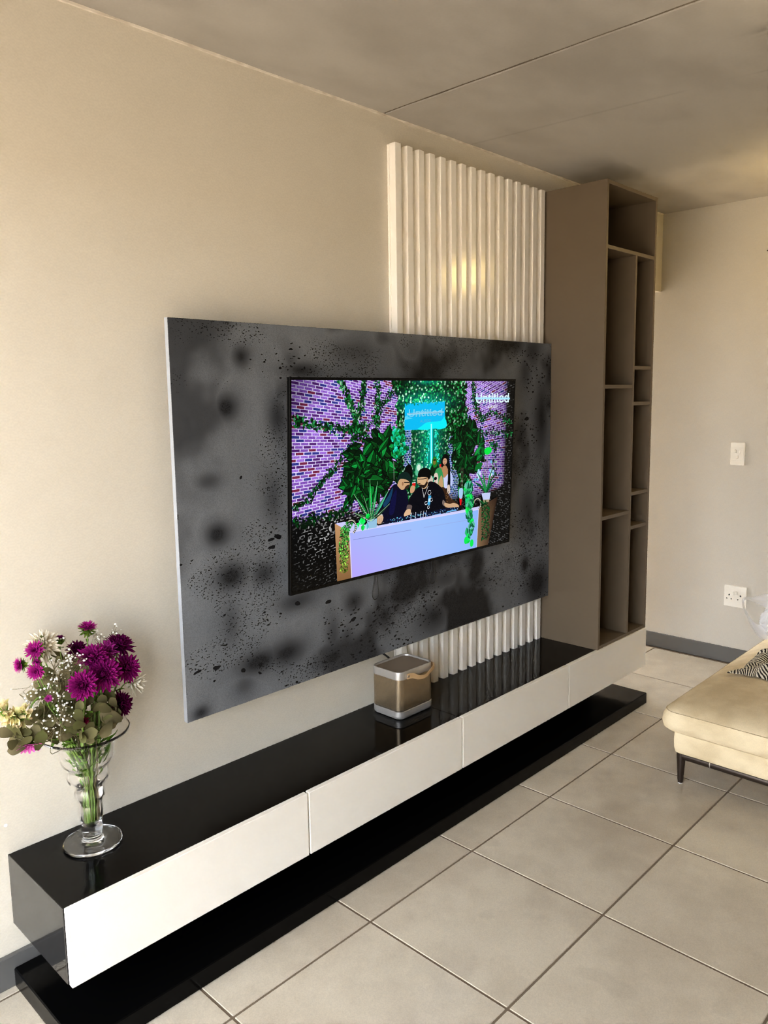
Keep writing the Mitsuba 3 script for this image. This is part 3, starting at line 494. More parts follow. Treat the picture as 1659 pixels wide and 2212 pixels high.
poly([(0.705,0.677),(0.720,0.679),(0.716,0.722),(0.709,0.720)], (224, 24, 28)); poly([(0.702,0.625),(0.722,0.625),(0.720,0.678),(0.705,0.676)], (170, 206, 244), True)
poly([(0.150,0.703),(0.186,0.700),(0.241,0.726),(0.324,0.752),(0.7,0.752),(0.815,0.748),(0.82,0.768),(0.205,0.766)], (206, 206, 250))
poly([(0.150,0.701),(0.205,0.756),(0.215,1.0),(0.160,1.0)], (176, 130, 82), shade=lambda V: np.stack([196 - 60 * (V[:, 1] - 0.7) / 0.3 + 0 * V[:, 0], 150 - 52 * (V[:, 1] - 0.7) / 0.3, 104 - 44 * (V[:, 1] - 0.7) / 0.3], 1))
poly([(0.811,0.760),(0.870,0.730),(0.920,0.708),(0.905,0.80),(0.89,0.9),(0.873,1.0),(0.808,1.0)], None, shade=lambda V: np.clip(np.stack([132 - 900 * (V[:, 0] - 0.81), 104 - 800 * (V[:, 0] - 0.81), 74 - 560 * (V[:, 0] - 0.81)], 1), 6, 255))
g = 12; gx, gy = np.meshgrid(np.linspace(0, 1, g), np.linspace(0, 1, g)); A, B, Cc, D = map(np.array, ((0.205, 0.757), (0.813, 0.764), (0.809, 1.0), (0.215, 1.0)))
Vg = (A * (1 - gx[..., None]) + B * gx[..., None]) * (1 - gy[..., None]) + (D * (1 - gx[..., None]) + Cc * gx[..., None]) * gy[..., None]; Vg = Vg.reshape(-1, 2)
Fg = [[i * g + j, (i + 1) * g + j, i * g + j + 1] for i in range(g - 1) for j in range(g - 1)] + [[(i + 1) * g + j, (i + 1) * g + j + 1, i * g + j + 1] for i in range(g - 1) for j in range(g - 1)]
put(Vg, Fg, np.stack([152 + 20 * (1 - gx.ravel()) + 14 * gy.ravel() * (1 - gx.ravel()) - 8 * gx.ravel(), 182 + 12 * np.sin(gx.ravel() * 3) - 16 * (1 - gx.ravel()) * gy.ravel(), 0 * gx.ravel() + 252], 1))
line([(0.205,0.760),(0.813,0.766)], 0.006, (216, 214, 254)); line([(0.222,0.802),(0.47,0.811)], 0.0025, (128, 138, 200)); line([(0.53,0.812),(0.80,0.820)], 0.002, (150, 166, 224)); line([(0.207,0.757),(0.217,1.0)], 0.005, (236, 226, 240)); line([(0.812,0.765),(0.808,1.0)], 0.004, (226, 222, 250))
poly([(0.275,0.712),(0.318,0.712),(0.317,0.760),(0.284,0.760)], (150, 196, 226))
for a, L, c in ((-2.25, 0.20, (20, 150, 60)), (-1.95, 0.15, (6, 70, 26)), (-1.62, 0.22, (12, 210, 80)), (-1.35, 0.21, (20, 180, 84)), (-0.85, 0.20, (60, 210, 150)), (-0.5, 0.16, (30, 60, 40)), (-2.7, 0.14, (60, 100, 60))):
    q0 = np.array([0.293 * 1.776, 0.722]); q1 = q0 + L * np.array([math.cos(a), math.sin(a)]); m = np.array([-math.sin(a), math.cos(a)]) * 0.012
    poly(np.array([q0 - m * 0.5, q0 * 0.5 + q1 * 0.5 - m, q1]) / [1.776, 1], [v * 0.6 for v in c]); poly(np.array([q0 + m * 0.5, q0 * 0.5 + q1 * 0.5 + m, q1]) / [1.776, 1], c); line([q0 / [1.776, 1], q1 / [1.776, 1]], 0.002, (170, 220, 170))
for k in range(9): leaf2(rnd.uniform(0.232, 0.285), rnd.uniform(0.69, 0.755), 0.035, 0.014, rnd.uniform(0, 6), [(4, 200, 60), (10, 240, 76), (90, 190, 200)][k % 3], [(8, 236, 80), (30, 250, 110), (150, 220, 230)][k % 3])
aa = np.linspace(-2.6, 1.0, 14)
for cx, cy in ((0.212, 0.735), (0.803, 0.735)):
    line(np.stack([cx + 0.020 * np.cos(aa), cy + 0.036 * np.sin(aa)], 1), 0.012, (20, 20, 18))
    for q in aa[::1]: ell(cx + 0.020 * math.cos(q), cy + 0.036 * math.sin(q), 0.0022, 0.0022, (236, 226, 206))
def trail(P, n, pal, s=0.009):
    g = Polygon(P); x0, y0, x1, y1 = g.bounds
    from shapely.geometry import Point
    k = 0
    while k < n:
        q = np.array([rnd.uniform(x0, x1), rnd.uniform(y0, y1)])
        if not g.contains(Point(*q)): continue
        f = (q[1] - y0) / (y1 - y0); c = np.array(pal[0]) * (1 - f) + np.array(pal[1]) * f; c = np.clip(c * rnd.choice([0.25, 0.5, 0.8, 1.1, 1.5], p=[0.25, 0.25, 0.25, 0.17, 0.08]), 0, 255); a = rnd.uniform(0, 6.3); d = np.array([math.cos(a), math.sin(a)]) * s * rnd.uniform(0.5, 1); m = np.array([-d[1], d[0]]) * 0.6; w = q * [1.776, 1]
        poly(np.array([w - d, w + m, w + d, w - m]) / [1.776, 1], c); k += 1
trail([(0.201,0.699),(0.221,0.714),(0.206,0.756),(0.204,0.85),(0.200,0.964),(0.172,0.962),(0.165,0.820),(0.172,0.734)], 520, ((40, 190, 70), (150, 170, 60)), 0.008)
trail([(0.817,0.709),(0.849,0.715),(0.874,0.760),(0.877,0.940),(0.860,0.965),(0.832,0.965),(0.829,0.768)], 420, ((14, 110, 44), (10, 70, 34)), 0.008)
poly([(0.735,0.60),(0.752,0.585),(0.772,0.61),(0.77,0.68),(0.762,0.74),(0.742,0.75),(0.736,0.70)], (20, 214, 130), True)
bush([(0.735,0.600),(0.773,0.607),(0.773,0.757),(0.784,0.85),(0.779,0.965),(0.752,0.945),(0.740,0.783)], 60, 0.03, 0.06, [((16, 120, 70), (40, 190, 110)), ((10, 90, 60), (90, 190, 160)), ((8, 210, 70), (20, 246, 100)), ((20, 60, 50), (120, 190, 180))], 0.34)
for q in ((0.746,0.94),(0.778,0.965)): ell(q[0], q[1], 0.010, 0.013, (8, 238, 84))
AV, AF, AC = np.vstack(ART_V), np.vstack(ART_F), np.vstack(ART_C)
mat('screen_dark', pr((0.001, 0.001, 0.001), 0.4, spec=0.04))
ak = add(sk + '__picture', (AV, AF), 'screen_dark', color=AC)
scene[ak]['emitter'] = {'type': 'area', 'radiance': {'type': 'mesh_attribute', 'name': 'vertex_color'}}
tag(ak, 'performers behind a white booth with plants and neon sign on the screen')
add(t + '__mount', cat_m(box(1.95, 2.50, SDF + 0.0002, SDF + 0.006, 1.05, 1.45, 0.001), box(2.018, 2.048, SDF + 0.006, SDF + 0.015, 1.0, 1.5, 0.001), box(2.348, 2.378, SDF + 0.006, SDF + 0.015, 1.0, 1.5, 0.001)), 'steel_black')
mat('cord_black', pr((0.012, 0.012, 0.012), 0.6))
for cx in (2.031, 2.361):
    P = [(cx - 0.003, -0.084, 0.97), (cx - 0.005, -0.083, 0.90), (cx - 0.015, -0.080, 0.845), (cx - 0.010, -0.0785, 0.822), (cx + 0.002, -0.0785, 0.815), (cx + 0.014, -0.080, 0.826), (cx + 0.015, -0.081, 0.85), (cx + 0.007, -0.083, 0.90), (cx + 0.005, -0.084, 0.97)]
    add(t + '__pull_cord', tube(bez(P, 50), 0.0014, 6), 'cord_black', smooth=True)

# ------------------------------------------------------------------ speaker and its cable
mat('alu', pr((0.52, 0.50, 0.47), 0.40, 0.75)); mat('tray_rubber', pr((0.16, 0.125, 0.09), 0.55)); mat('strap_leather', pr(proc(lambda p, n, uv: mix((0.36, 0.22, 0.10), (0.46, 0.30, 0.15), fbm(p.x * 90, p.y * 90, p.z * 90, 3))), 0.5)); mat('groove_dark', pr((0.03, 0.022, 0.016), 0.6)); mat('rivet_metal', pr((0.55, 0.5, 0.44), 0.25, 1.0))
def grille_fn(p, n, uv):
    a = (uv.x + uv.y) * 1000 / 2.1; b = (uv.x - uv.y) * 1000 / 2.1
    h = dr.sqrt(dr.square(a - dr.floor(a) - 0.5) + dr.square(b - dr.floor(b) - 0.5))
    return mix((0.05, 0.037, 0.024), (0.40, 0.31, 0.20), smoothstep(0.20, 0.36, h))
mat('grille_metal', pr(proc(grille_fn), 0.28, 0.85))
SPC = np.array([2.126, -0.126]); SW, SDp, SZ0s, SHh = 0.196, 0.152, BZ1 + 0.0008, 0.1835
t = thing('speaker', 'portable bronze and silver box speaker with tan leather strap on the console', 'speaker')
def sp_ring(w, h, r): return rounded_rect(w, h, r, 8) + SPC
def rings(spec): return loft([np.column_stack([sp_ring(SW - 2 * i, SDp - 2 * i, 0.027 - i * 0.6), np.full(36, SZ0s + z)]) for i, z in spec])
add(t + '__base_band', rings([(0.010, 0.0), (0.004, 0.0015), (0.001, 0.006), (0.0, 0.012), (0.0, 0.0295), (0.001, 0.0305)]), 'alu', smooth=35)
add(t + '__groove', rings([(0.004, 0.0305), (0.004, 0.0345)]), 'groove_dark', smooth=35)
g0 = sp_ring(SW - 0.002, SDp - 0.002, 0.0265); zz = np.linspace(0.0345, SHh - 0.030, 4); per = np.r_[0, np.cumsum(np.linalg.norm(np.diff(np.vstack([g0, g0[:1]]), axis=0), axis=1))]
gv = np.vstack([np.column_stack([np.vstack([g0, g0[:1]]), np.full(37, SZ0s + z)]) for z in zz]); guv = np.vstack([np.column_stack([per, np.full(37, z)]) for z in zz])
gf = [[i * 37 + j, i * 37 + j + 1, (i + 1) * 37 + j + 1] for i in range(3) for j in range(36)] + [[i * 37 + j, (i + 1) * 37 + j + 1, (i + 1) * 37 + j] for i in range(3) for j in range(36)]
add(t + '__grille', trimesh.Trimesh(gv, gf, process=False), 'grille_metal', smooth=True, uv=guv)
add(t + '__top_band', rings([(0.0045, SHh - 0.030), (0.0, SHh - 0.0295), (0.0, SHh - 0.002), (0.001, SHh), (0.0045, SHh), (0.006, SHh - 0.001), (0.0075, SHh - 0.007)]), 'alu', smooth=35)
add(t + '__tray', rings([(0.0085, SHh - 0.0095), (0.0085, SHh - 0.006)]), 'tray_rubber', smooth=35)
sx = SPC[0]; yf = SPC[1] - SDp / 2
P = bez([(sx - 0.058, yf - 0.0022, SHh - 0.020), (sx - 0.035, yf - 0.006, SHh - 0.021), (sx - 0.005, yf - 0.013, SHh - 0.034), (sx + 0.03, yf - 0.016, SHh - 0.037), (sx + 0.062, yf - 0.011, SHh - 0.028), (sx + 0.094, yf - 0.0035, SHh - 0.020), (sx + 0.1012, yf + 0.008, SHh - 0.019), (sx + 0.1012, yf + 0.026, SHh - 0.019)], 56); P[:, 2] += SZ0s
hw = 0.0105 - 0.004 * np.sin(np.linspace(0, np.pi, len(P))) ** 2; tt = np.gradient(P, axis=0); tt /= np.linalg.norm(tt, axis=1, keepdims=True); nn = np.cross(tt, [0, 0, 1]); nn /= np.linalg.norm(nn, axis=1, keepdims=True); bb = np.cross(nn, tt)
rl = [np.array([P[i] + nn[i] * a * 0.0012 + bb[i] * b * hw[i] for a, b in ((-1, -0.92), (1, -0.92), (1.2, -1), (1.2, 1), (1, 0.92), (-1, 0.92))]) for i in range(len(P))]
sk2 = add(t + '__strap', loft(rl), 'strap_leather'); tag(sk2, 'tan leather carrying strap')
add(sk2 + '__rivet', trimesh.creation.cylinder(0.005, 0.004, sections=20, transform=trimesh.transformations.translation_matrix([sx - 0.054, yf - 0.0042, SZ0s + SHh - 0.020]) @ trimesh.transformations.rotation_matrix(np.pi / 2, [1, 0, 0])), 'rivet_metal')
tag(add('power_cable', tube(bez([(2.04, -0.0480, 0.640), (2.09, -0.0470, 0.598), (2.105, -0.045, 0.579), (2.147, -0.042, 0.543), (2.165, -0.044, 0.500), (2.16, -0.046, 0.42)], 40), 0.0042, 8), 'cord_black', smooth=True), 'black cable hanging from under the splattered board behind the speaker', 'cable')

# ------------------------------------------------------------------ switch and socket on the end wall
mat('white_plastic', pr((0.72, 0.69, 0.62), 0.3)); mat('socket_hole', pr((0.008, 0.008, 0.008), 0.8))
def plate(d0, d1, z0, z1):
    pr_ = rounded_rect(d1 - d0, z1 - z0, 0.004, 4); c = np.array([-(d0 + d1) / 2, (z0 + z1) / 2])
    f = lambda i, x: np.column_stack([np.full(len(pr_), x), c + pr_ * (1 - i / np.abs(pr_).max(0))])
    m = loft([f(0, X1 - 0.0002), f(0, X1 - 0.006), f(0.0012, X1 - 0.0075)]); m.fix_normals(); return m
def wbox(d, z, w, h, x, b=0.0006): return box(X1 - x, X1 - 0.007, d - w / 2, d + w / 2, z - h / 2, z + h / 2, b)
t = thing('light_switch', 'white three rocker light switch plate on the end wall', 'switch')
add(t + '__plate', plate(0.4425, 0.5205, 1.157, 1.2845), 'white_plastic'); add(t + '__surround', cat_m(wbox(0.4815, 1.2215, 0.068, 0.078, 0.0088)), 'white_plastic')
for d, z in ((0.4690, 1.2340), (0.4940, 1.2325), (0.4810, 1.2035)): add(t + '__rocker', wbox(d, z, 0.0125, 0.022, 0.0125, 0.0016), 'white_plastic')
t = thing('power_socket', 'white double power socket low on the end wall', 'socket')
add(t + '__plate', plate(0.4405, 0.5655, 0.337, 0.4605), 'white_plastic')
for d in (0.4895, 0.5105): add(t + '__rocker', wbox(d, 0.420, 0.0125, 0.022, 0.0125, 0.0016), 'white_plastic')
def hole(d, z, r): return trimesh.creation.cylinder(r, 0.0012, sections=16, transform=trimesh.transformations.translation_matrix([X1 - 0.0076, -d, z]) @ trimesh.transformations.rotation_matrix(np.pi / 2, [0, 1, 0]))
for d, z, r in ((0.4690, 0.4055, 0.0048), (0.5320, 0.4055, 0.0048), (0.4565, 0.3825, 0.0037), (0.4815, 0.3825, 0.0037), (0.5180, 0.3825, 0.0037), (0.5440, 0.3825, 0.0037)): add(t + '__pin_hole', hole(d, z, r), 'socket_hole')

# ------------------------------------------------------------------ ottoman, cloth and bag
def suede_fn(p, n, uv):
    a = fbm(p.x * 4, p.y * 4 + 3, p.z * 6, 4); b = fbm(p.x * 16, p.y * 16, p.z * 16, 3); f = noise(p.x * 500, p.y * 500, p.z * 500)
    return mix((0.56, 0.445, 0.27), (0.75, 0.63, 0.42), smoothstep(0.28, 0.70, 0.6 * a + 0.4 * b)) * (0.94 + 0.12 * f)
mat('suede', bumped(pr(proc(suede_fn), 0.85, spec=0.15, sheen=0.5, sheen_tint=0.6), lambda p, n, uv: fbm(p.x * 9, p.y * 9, p.z * 9, 3) + 0.06 * noise(p.x * 400, p.y * 400, p.z * 400), 0.006, 2e-3))
mat('seam_thread', pr((0.40, 0.315, 0.19), 0.9)); mat('bronze_metal', pr((0.045, 0.033, 0.026), 0.3, 0.7)); mat('chrome', pr((0.7, 0.7, 0.7), 0.15, 1.0)); mat('glide', pr((0.8, 0.8, 0.78), 0.5))
OX0, OX1, OD0, OD1 = 2.885, 4.30, 0.808, 1.95
t = thing('ottoman', 'cream suede ottoman on slim dark metal legs', 'ottoman')
oc = np.array([(OX0 + OX1) / 2, -(OD0 + OD1) / 2]); ow, od = OX1 - OX0, OD1 - OD0
def oring(i, z, r, wob=0.0):
    q = rounded_rect(ow - 2 * i, od - 2 * i, max(r - i * 0.4, 0.012), 8); n_ = 14; out = []
    for a, b in zip(q, np.roll(q, -1, 0)):
        k = 14 if np.linalg.norm(b - a) > 0.2 else 1
        out += [a + (b - a) * s / k for s in range(k)]
    q = np.array(out); w = wob * (meshkit.fbm(np.column_stack([q * 5, np.full(len(q), z * 8)]), 3, seed=3) - 0.5)
    return np.column_stack([q + oc + w[:, None] * np.sign(q), np.full(len(q), z) + 0.5 * w])
cu = add(t + '__cushion', loft([oring(*a) for a in ((0.06, 0.232, 0.05), (0.022, 0.236, 0.05), (0.006, 0.250, 0.055, 0.008), (0.0, 0.274, 0.055, 0.012), (0.003, 0.302, 0.055, 0.010), (0.011, 0.318, 0.055, 0.004), (0.016, 0.324, 0.06, 0.004), (0.040, 0.339, 0.07, 0.008), (0.085, 0.352, 0.08, 0.012), (0.16, 0.360, 0.10, 0.012), (0.30, 0.364, 0.12, 0.008), (0.45, 0.366, 0.1, 0.004))]), 'suede', smooth=True)
sr = oring(0.0115, 0.3195, 0.055, 0.004); add(cu + '__seam', tube(np.vstack([sr, sr[:1]]), 0.0016, 6, False), 'seam_thread', smooth=True)
add(t + '__base', loft([oring(*a) for a in ((0.058, 0.136, 0.03), (0.050, 0.142, 0.03), (0.047, 0.160, 0.03, 0.004), (0.046, 0.200, 0.03, 0.006), (0.047, 0.232, 0.03), (0.07, 0.234, 0.03))]), 'suede', smooth=50)
LX0, LX1, LD0, LD1 = 2.971, 4.21, 0.872, 1.88
add(t + '__frame_rail', tube([(LX0, -LD0, 0.1185), (LX0, -LD1, 0.1185)], 0.0165, 12), 'bronze_metal', smooth=40); add(t + '__frame_rail', tube([(LX1, -LD0, 0.1185), (LX1, -LD1, 0.1185)], 0.0165, 12), 'bronze_metal', smooth=40)
add(t + '__frame_rail', tube([(LX0, -LD0, 0.1185), (LX1, -LD0, 0.1185)], 0.0165, 12), 'bronze_metal', smooth=40)
add(t + '__rail_joint', tube([(LX0, -0.990, 0.1185), (LX0, -0.9935, 0.1185)], 0.0172, 14), 'chrome')
for x, d in ((LX0, LD0), (LX0, LD1), (LX1, LD0), (LX1, LD1)):
    lk = add(t + '__leg', tube([(x, -d, 0.136), (x, -d, 0.120), (x, -d, 0.06), (x, -d, 0.0035)], [0.0165, 0.0180, 0.0145, 0.0105], 16), 'bronze_metal', smooth=40)
    add(lk + '__foot_glide', tube([(x, -d, 0.0002), (x, -d, 0.0036)], 0.0088, 14), 'glide')
def stripe_fn(p, n, uv):
    s = uv.x * 1000 / 13.5 + 0.16 * (noise(p.x * 200, p.y * 200, p.z * 200) - 0.5); f = s - dr.floor(s)
    return mix((0.60, 0.54, 0.42), (0.016, 0.013, 0.011), smoothstep(0.44, 0.50, f) * smoothstep(1.0, 0.95, f))
mat('striped_fabric', pr(proc(stripe_fn), 0.85, spec=0.2))
ns, nt = 110, 80; S_, T_ = np.meshgrid(np.linspace(0, 1, ns), np.linspace(0, 1, nt)); rg = np.random.default_rng(4)
pp = np.stack([S_ * 2.2, T_ * 2.0, 0 * S_ + 3], -1); h1 = meshkit.fbm(pp * 1.3, 3, seed=2); h2 = meshkit.noise(pp * 3.1 + 7, seed=5); warp = meshkit.noise(pp * 1.1 + 2, seed=9)
edge = np.clip(np.minimum(np.minimum(S_, 1 - S_), np.minimum(T_, 1 - T_)) / 0.16, 0, 1) ** 0.7
rg1 = 1 - np.abs(2 * meshkit.noise(np.stack([S_ * 3 + warp * 2, T_ * 2.4 + 5, 0 * S_], -1), seed=1) - 1); rg2 = 1 - np.abs(2 * meshkit.noise(np.stack([S_ * 2 + 9, T_ * 4 + warp * 3, 0 * S_], -1), seed=6) - 1)
Zc = 0.3690 + edge * (0.010 + 0.046 * rg1 ** 3 + 0.040 * rg2 ** 2 * h1 + 0.010 * h2)
Xc = 3.335 + 0.30 * S_ + 0.10 * (h1 - 0.5) + 0.05 * (meshkit.noise(pp * 2.2 + 30, seed=8) - 0.5); Yc = -(0.915 + 0.20 * T_ + 0.09 * (meshkit.fbm(pp * 1.4 + 11, 3, seed=4) - 0.5) + 0.04 * S_)
ang = 0.6 + 2.3 * (np.round(meshkit.noise(pp * 1.5 + 4, seed=12) * 3) / 3 - 0.4); uvc = np.stack([(S_ * 0.42) * np.cos(ang) + (T_ * 0.36) * np.sin(ang) + 0.006 * rg1, T_], -1)
Fc = [[j * ns + i, (j + 1) * ns + i, j * ns + i + 1] for j in range(nt - 1) for i in range(ns - 1)] + [[(j + 1) * ns + i, (j + 1) * ns + i + 1, j * ns + i + 1] for j in range(nt - 1) for i in range(ns - 1)]
tag(add('striped_cloth', trimesh.Trimesh(np.stack([Xc, Yc, Zc], -1).reshape(-1, 3), Fc, process=False), 'striped_fabric', smooth=True, uv=uvc.reshape(-1, 2)), 'crumpled black and cream striped cloth lying on the ottoman', 'cloth')
scene['bag_film'] = {'type': 'principledthin', 'base_color': rgb(0.93, 0.94, 0.97), 'roughness': 0.28, 'spec_trans': 0.50, 'diff_trans': 0.9, 'eta': 1.45}
t = thing('plastic_bag', 'translucent white plastic carrier bag resting on the ottoman', 'bag')
nu, nv = 180, 90; Uc, Vc = np.meshgrid(np.linspace(0, 2 * np.pi, nu), np.linspace(0, 1, nv))
prof = np.interp(Vc, [0, 0.06, 0.2, 0.45, 0.7, 0.9, 1.0], [0.0, 0.55, 0.92, 1.0, 0.78, 0.5, 0.36])
fold = (meshkit.fbm(np.stack([np.cos(Uc) * 1.6 + 4, np.sin(Uc) * 1.6, Vc * 1.3], -1), 4, seed=3) - 0.5); fold += 0.35 * (1 - np.abs(2 * meshkit.noise(np.stack([np.cos(Uc) * 3, np.sin(Uc) * 3, Vc * 1.2 + 8], -1), seed=2) - 1)) - 0.15
cr = 1 - np.abs(2 * meshkit.fbm(np.stack([np.cos(Uc) * 5, np.sin(Uc) * 5, Vc * 5 + np.cos(Uc) * 2], -1), 3, seed=7) - 1); rr = 0.150 * prof * (1 + 0.55 * fold + 0.16 * (cr ** 2 - 0.5)); bx = 3.985 + rr * np.cos(Uc) * 1.05 - 0.09 * Vc ** 2; by = -0.985 + rr * np.sin(Uc) * 0.85 + 0.03 * Vc ** 2; bz = 0.3680 + 0.235 * Vc + 0.02 * fold * Vc
by[:, -1], bx[:, -1], bz[:, -1] = by[:, 0], bx[:, 0], bz[:, 0]
bf = [[j * nu + i, j * nu + i + 1, (j + 1) * nu + i + 1] for j in range(nv - 1) for i in range(nu - 1)] + [[j * nu + i, (j + 1) * nu + i + 1, (j + 1) * nu + i] for j in range(nv - 1) for i in range(nu - 1)]
add(t + '__sack', trimesh.Trimesh(np.stack([bx, by, bz], -1).reshape(-1, 3), bf, process=False), 'bag_film', smooth=True)
def ribbon(P, w, seed, n=40):
    P = bez(P, n); tt = np.gradient(P, axis=0); tt /= np.linalg.norm(tt, axis=1, keepdims=True); side = np.cross(tt, [-0.4, -0.8, 0.35]); side /= np.linalg.norm(side, axis=1, keepdims=True); dep = np.cross(tt, side)
    w = np.interp(np.linspace(0, 1, len(P)), np.linspace(0, 1, len(w)), w); V = []; m = 9
    for i in range(len(P)):
        for k in range(m):
            s = k / (m - 1) - 0.5; V.append(P[i] + side[i] * s * w[i] + dep[i] * w[i] * 0.22 * (meshkit.noise(np.array([[s * 6, i * 0.12, seed]]), seed)[0] - 0.5))
    F_ = [[i * m + k, i * m + k + 1, (i + 1) * m + k] for i in range(len(P) - 1) for k in range(m - 1)] + [[i * m + k + 1, (i + 1) * m + k + 1, (i + 1) * m + k] for i in range(len(P) - 1) for k in range(m - 1)]
    return trimesh.Trimesh(np.array(V), F_, process=False)
add(t + '__handle', ribbon([(4.0, -0.975, 0.53), (3.93, -0.93, 0.560), (3.84, -0.895, 0.580), (3.70, -0.882, 0.616), (3.615, -0.880, 0.640), (3.572, -0.880, 0.640), (3.588, -0.880, 0.600), (3.645, -0.882, 0.545), (3.71, -0.885, 0.490), (3.80, -0.892, 0.440), (3.90, -0.945, 0.432), (3.98, -0.985, 0.44)], [0.03, 0.09, 0.075, 0.022, 0.012, 0.014, 0.014, 0.018, 0.035, 0.07, 0.06, 0.03], 7), 'bag_film', smooth=True)
# ------------------------------------------------------------------ vase and bouquet
VX, VY = 0.8800, -0.1150
scene['clear_glass'] = {'type': 'dielectric', 'int_ior': 1.45, 'ext_ior': 1.0}
scene['vase_water'] = {'type': 'dielectric', 'int_ior': 1.33, 'ext_ior': 1.0}
zb = BZ1 + 0.0004
OUT = [(0, zb), (0.0725, zb), (0.0735, zb + 0.0001), (0.0765, zb + 0.002), (0.0768, zb + 0.006), (0.0755, zb + 0.0092), (0.0745, zb + 0.0095), (0.040, zb + 0.0098), (0.0290, zb + 0.0125), (0.0255, zb + 0.017), (0.0250, zb + 0.026), (0.0268, zb + 0.036), (0.0278, 0.424), (0.0280, 0.432),
       (0.0300, 0.448), (0.0325, 0.464), (0.0318, 0.478), (0.0300, 0.487), (0.0335, 0.496), (0.0392, 0.510), (0.0390, 0.522), (0.0362, 0.533), (0.0400, 0.541), (0.0500, 0.553), (0.0540, 0.566), (0.0535, 0.578), (0.0520, 0.586), (0.0570, 0.595), (0.0660, 0.607), (0.0710, 0.622), (0.0735, 0.640), (0.0790, 0.657), (0.0890, 0.672), (0.1000, 0.682), (0.1110, 0.6885), (0.1142, 0.6915), (0.1140, 0.6945), (0.1110, 0.6955)]
INN = [(0.0985, 0.6885), (0.0870, 0.6790), (0.0760, 0.6640), (0.0695, 0.6450), (0.0670, 0.624), (0.0625, 0.610), (0.0530, 0.598), (0.0478, 0.587), (0.0490, 0.578), (0.0495, 0.567), (0.0455, 0.556), (0.0350, 0.543), (0.0318, 0.534), (0.0340, 0.523), (0.0342, 0.511), (0.0285, 0.498), (0.0252, 0.487), (0.0265, 0.478), (0.0270, 0.466), (0.0245, 0.450), (0.0215, 0.437), (0.0165, 0.427), (0.0090, 0.421), (0, 0.419)]
def densify(P, k=3):
    P = np.array(P); t_ = np.arange(len(P)); tt = np.linspace(0, len(P) - 1, (len(P) - 1) * k + 1)
    from scipy.interpolate import PchipInterpolator
    return np.stack([PchipInterpolator(t_, P[:, 0])(tt), PchipInterpolator(t_, P[:, 1])(tt)], 1)
def twist(ph, z): return 0.022 * np.sin(3 * ph + z * 55) * float(np.clip((z - 0.43) / 0.04, 0, 1) * np.clip((0.67 - z) / 0.05, 0, 1))
prof_v = np.vstack([np.array(OUT[:7]), densify(OUT[7:]), densify(INN)])
def outward(m):
    if m.volume < 0: m.invert()
    return m
vt = T().translate([VX, VY, 0])
t = thing('vase', 'clear footed glass vase with bulging stem and flared rim on the console', 'vase')
add(t + '__glass', outward(lathe([tuple(q) for q in prof_v], 72, twist)), 'clear_glass', smooth=26, to_world=vt)
WZ_ = 0.5385
wi = densify(INN)[::-1]; wi = wi[wi[:, 1] < WZ_]; wp = [(0, wi[0, 1] + 0.0005)] + [(max(r - 0.0006, 0.0006), z + 0.0004) for r, z in wi[1:]]
wp = wp + [(wp[-1][0] - 0.0005, WZ_), (0, WZ_)]
add(t + '__water', outward(lathe(wp, 72, twist)), 'vase_water', smooth=38, to_world=vt)
def thin(c, diff=0.5, rough=0.5): return {'type': 'principledthin', 'base_color': c, 'roughness': rough, 'spec_trans': 0.0, 'diff_trans': diff, 'eta': 1.35}
VC = {'type': 'mesh_attribute', 'name': 'vertex_color'}
scene['petal'] = thin(VC, 0.55, 0.55); scene['leaf_green'] = thin(VC, 0.5, 0.45)
scene['eucalyptus_leaf'] = thin(VC, 0.35, 0.5)
mat('stem_green', pr(proc(lambda p, n, uv: mix((0.085, 0.16, 0.022), (0.19, 0.30, 0.06), fbm(p.x * 60, p.y * 60, p.z * 30, 2))), 0.45)); mat('stem_brown', pr((0.12, 0.10, 0.045), 0.6)); mat('breath_white', pr((0.86, 0.86, 0.80), 0.6)); mat('calyx_green', pr((0.11, 0.19, 0.035), 0.55))
frng = np.random.default_rng(21)
class Sheet:
    def __init__(s): s.V, s.F, s.C, s.n = [], [], [], 0
    def add(s, V, F_, C): s.V.append(V); s.F.append(np.asarray(F_) + s.n); s.C.append(np.broadcast_to(C, (len(V), 3))); s.n += len(V)
    def mesh(s): return trimesh.Trimesh(np.vstack(s.V), np.vstack(s.F), process=False), np.vstack(s.C)
def strip(base, d, up, L, w, bend, cup, c0, c1, k=5, tipw=0.25, twist_=0.0):
    """A petal or leaf: starts at base along d, curls towards up by bend, is cupped across."""
    side = np.cross(d, up); side /= np.linalg.norm(side) + 1e-12; V, C = [], []
    p = np.array(base, float); dr_, u_ = d / np.linalg.norm(d), up / np.linalg.norm(up)
    for i in range(k):
        f = i / (k - 1); a = bend * f; dd = dr_ * math.cos(a) + u_ * math.sin(a); uu = u_ * math.cos(a) - dr_ * math.sin(a)
        ww = w * (0.30 + 0.70 * math.sin(min(1.0, f * 1.35) * math.pi / 2)) * (1 if f < 0.68 else max(tipw, 1 - ((f - 0.68) / 0.32) ** 2 * (1 - tipw)))
        for s in (-1, 0, 1): V.append(p + side * s * ww / 2 + uu * (abs(s) * cup * ww)); C.append(np.array(c0) * (1 - f) + np.array(c1) * f)
        p = p + dd * L / (k - 1)
    F_ = []
    for i in range(k - 1):
        for s in (0, 1):
            a = i * 3 + s; F_ += [[a, a + 1, a + 4], [a, a + 4, a + 3]]
    return np.array(V), F_, np.array(C)
def rin(z): return float(np.interp(z, [0.42, 0.45, 0.487, 0.54, 0.585, 0.62, 0.66, 0.685], [0.010, 0.017, 0.020, 0.026, 0.042, 0.054, 0.064, 0.080]))
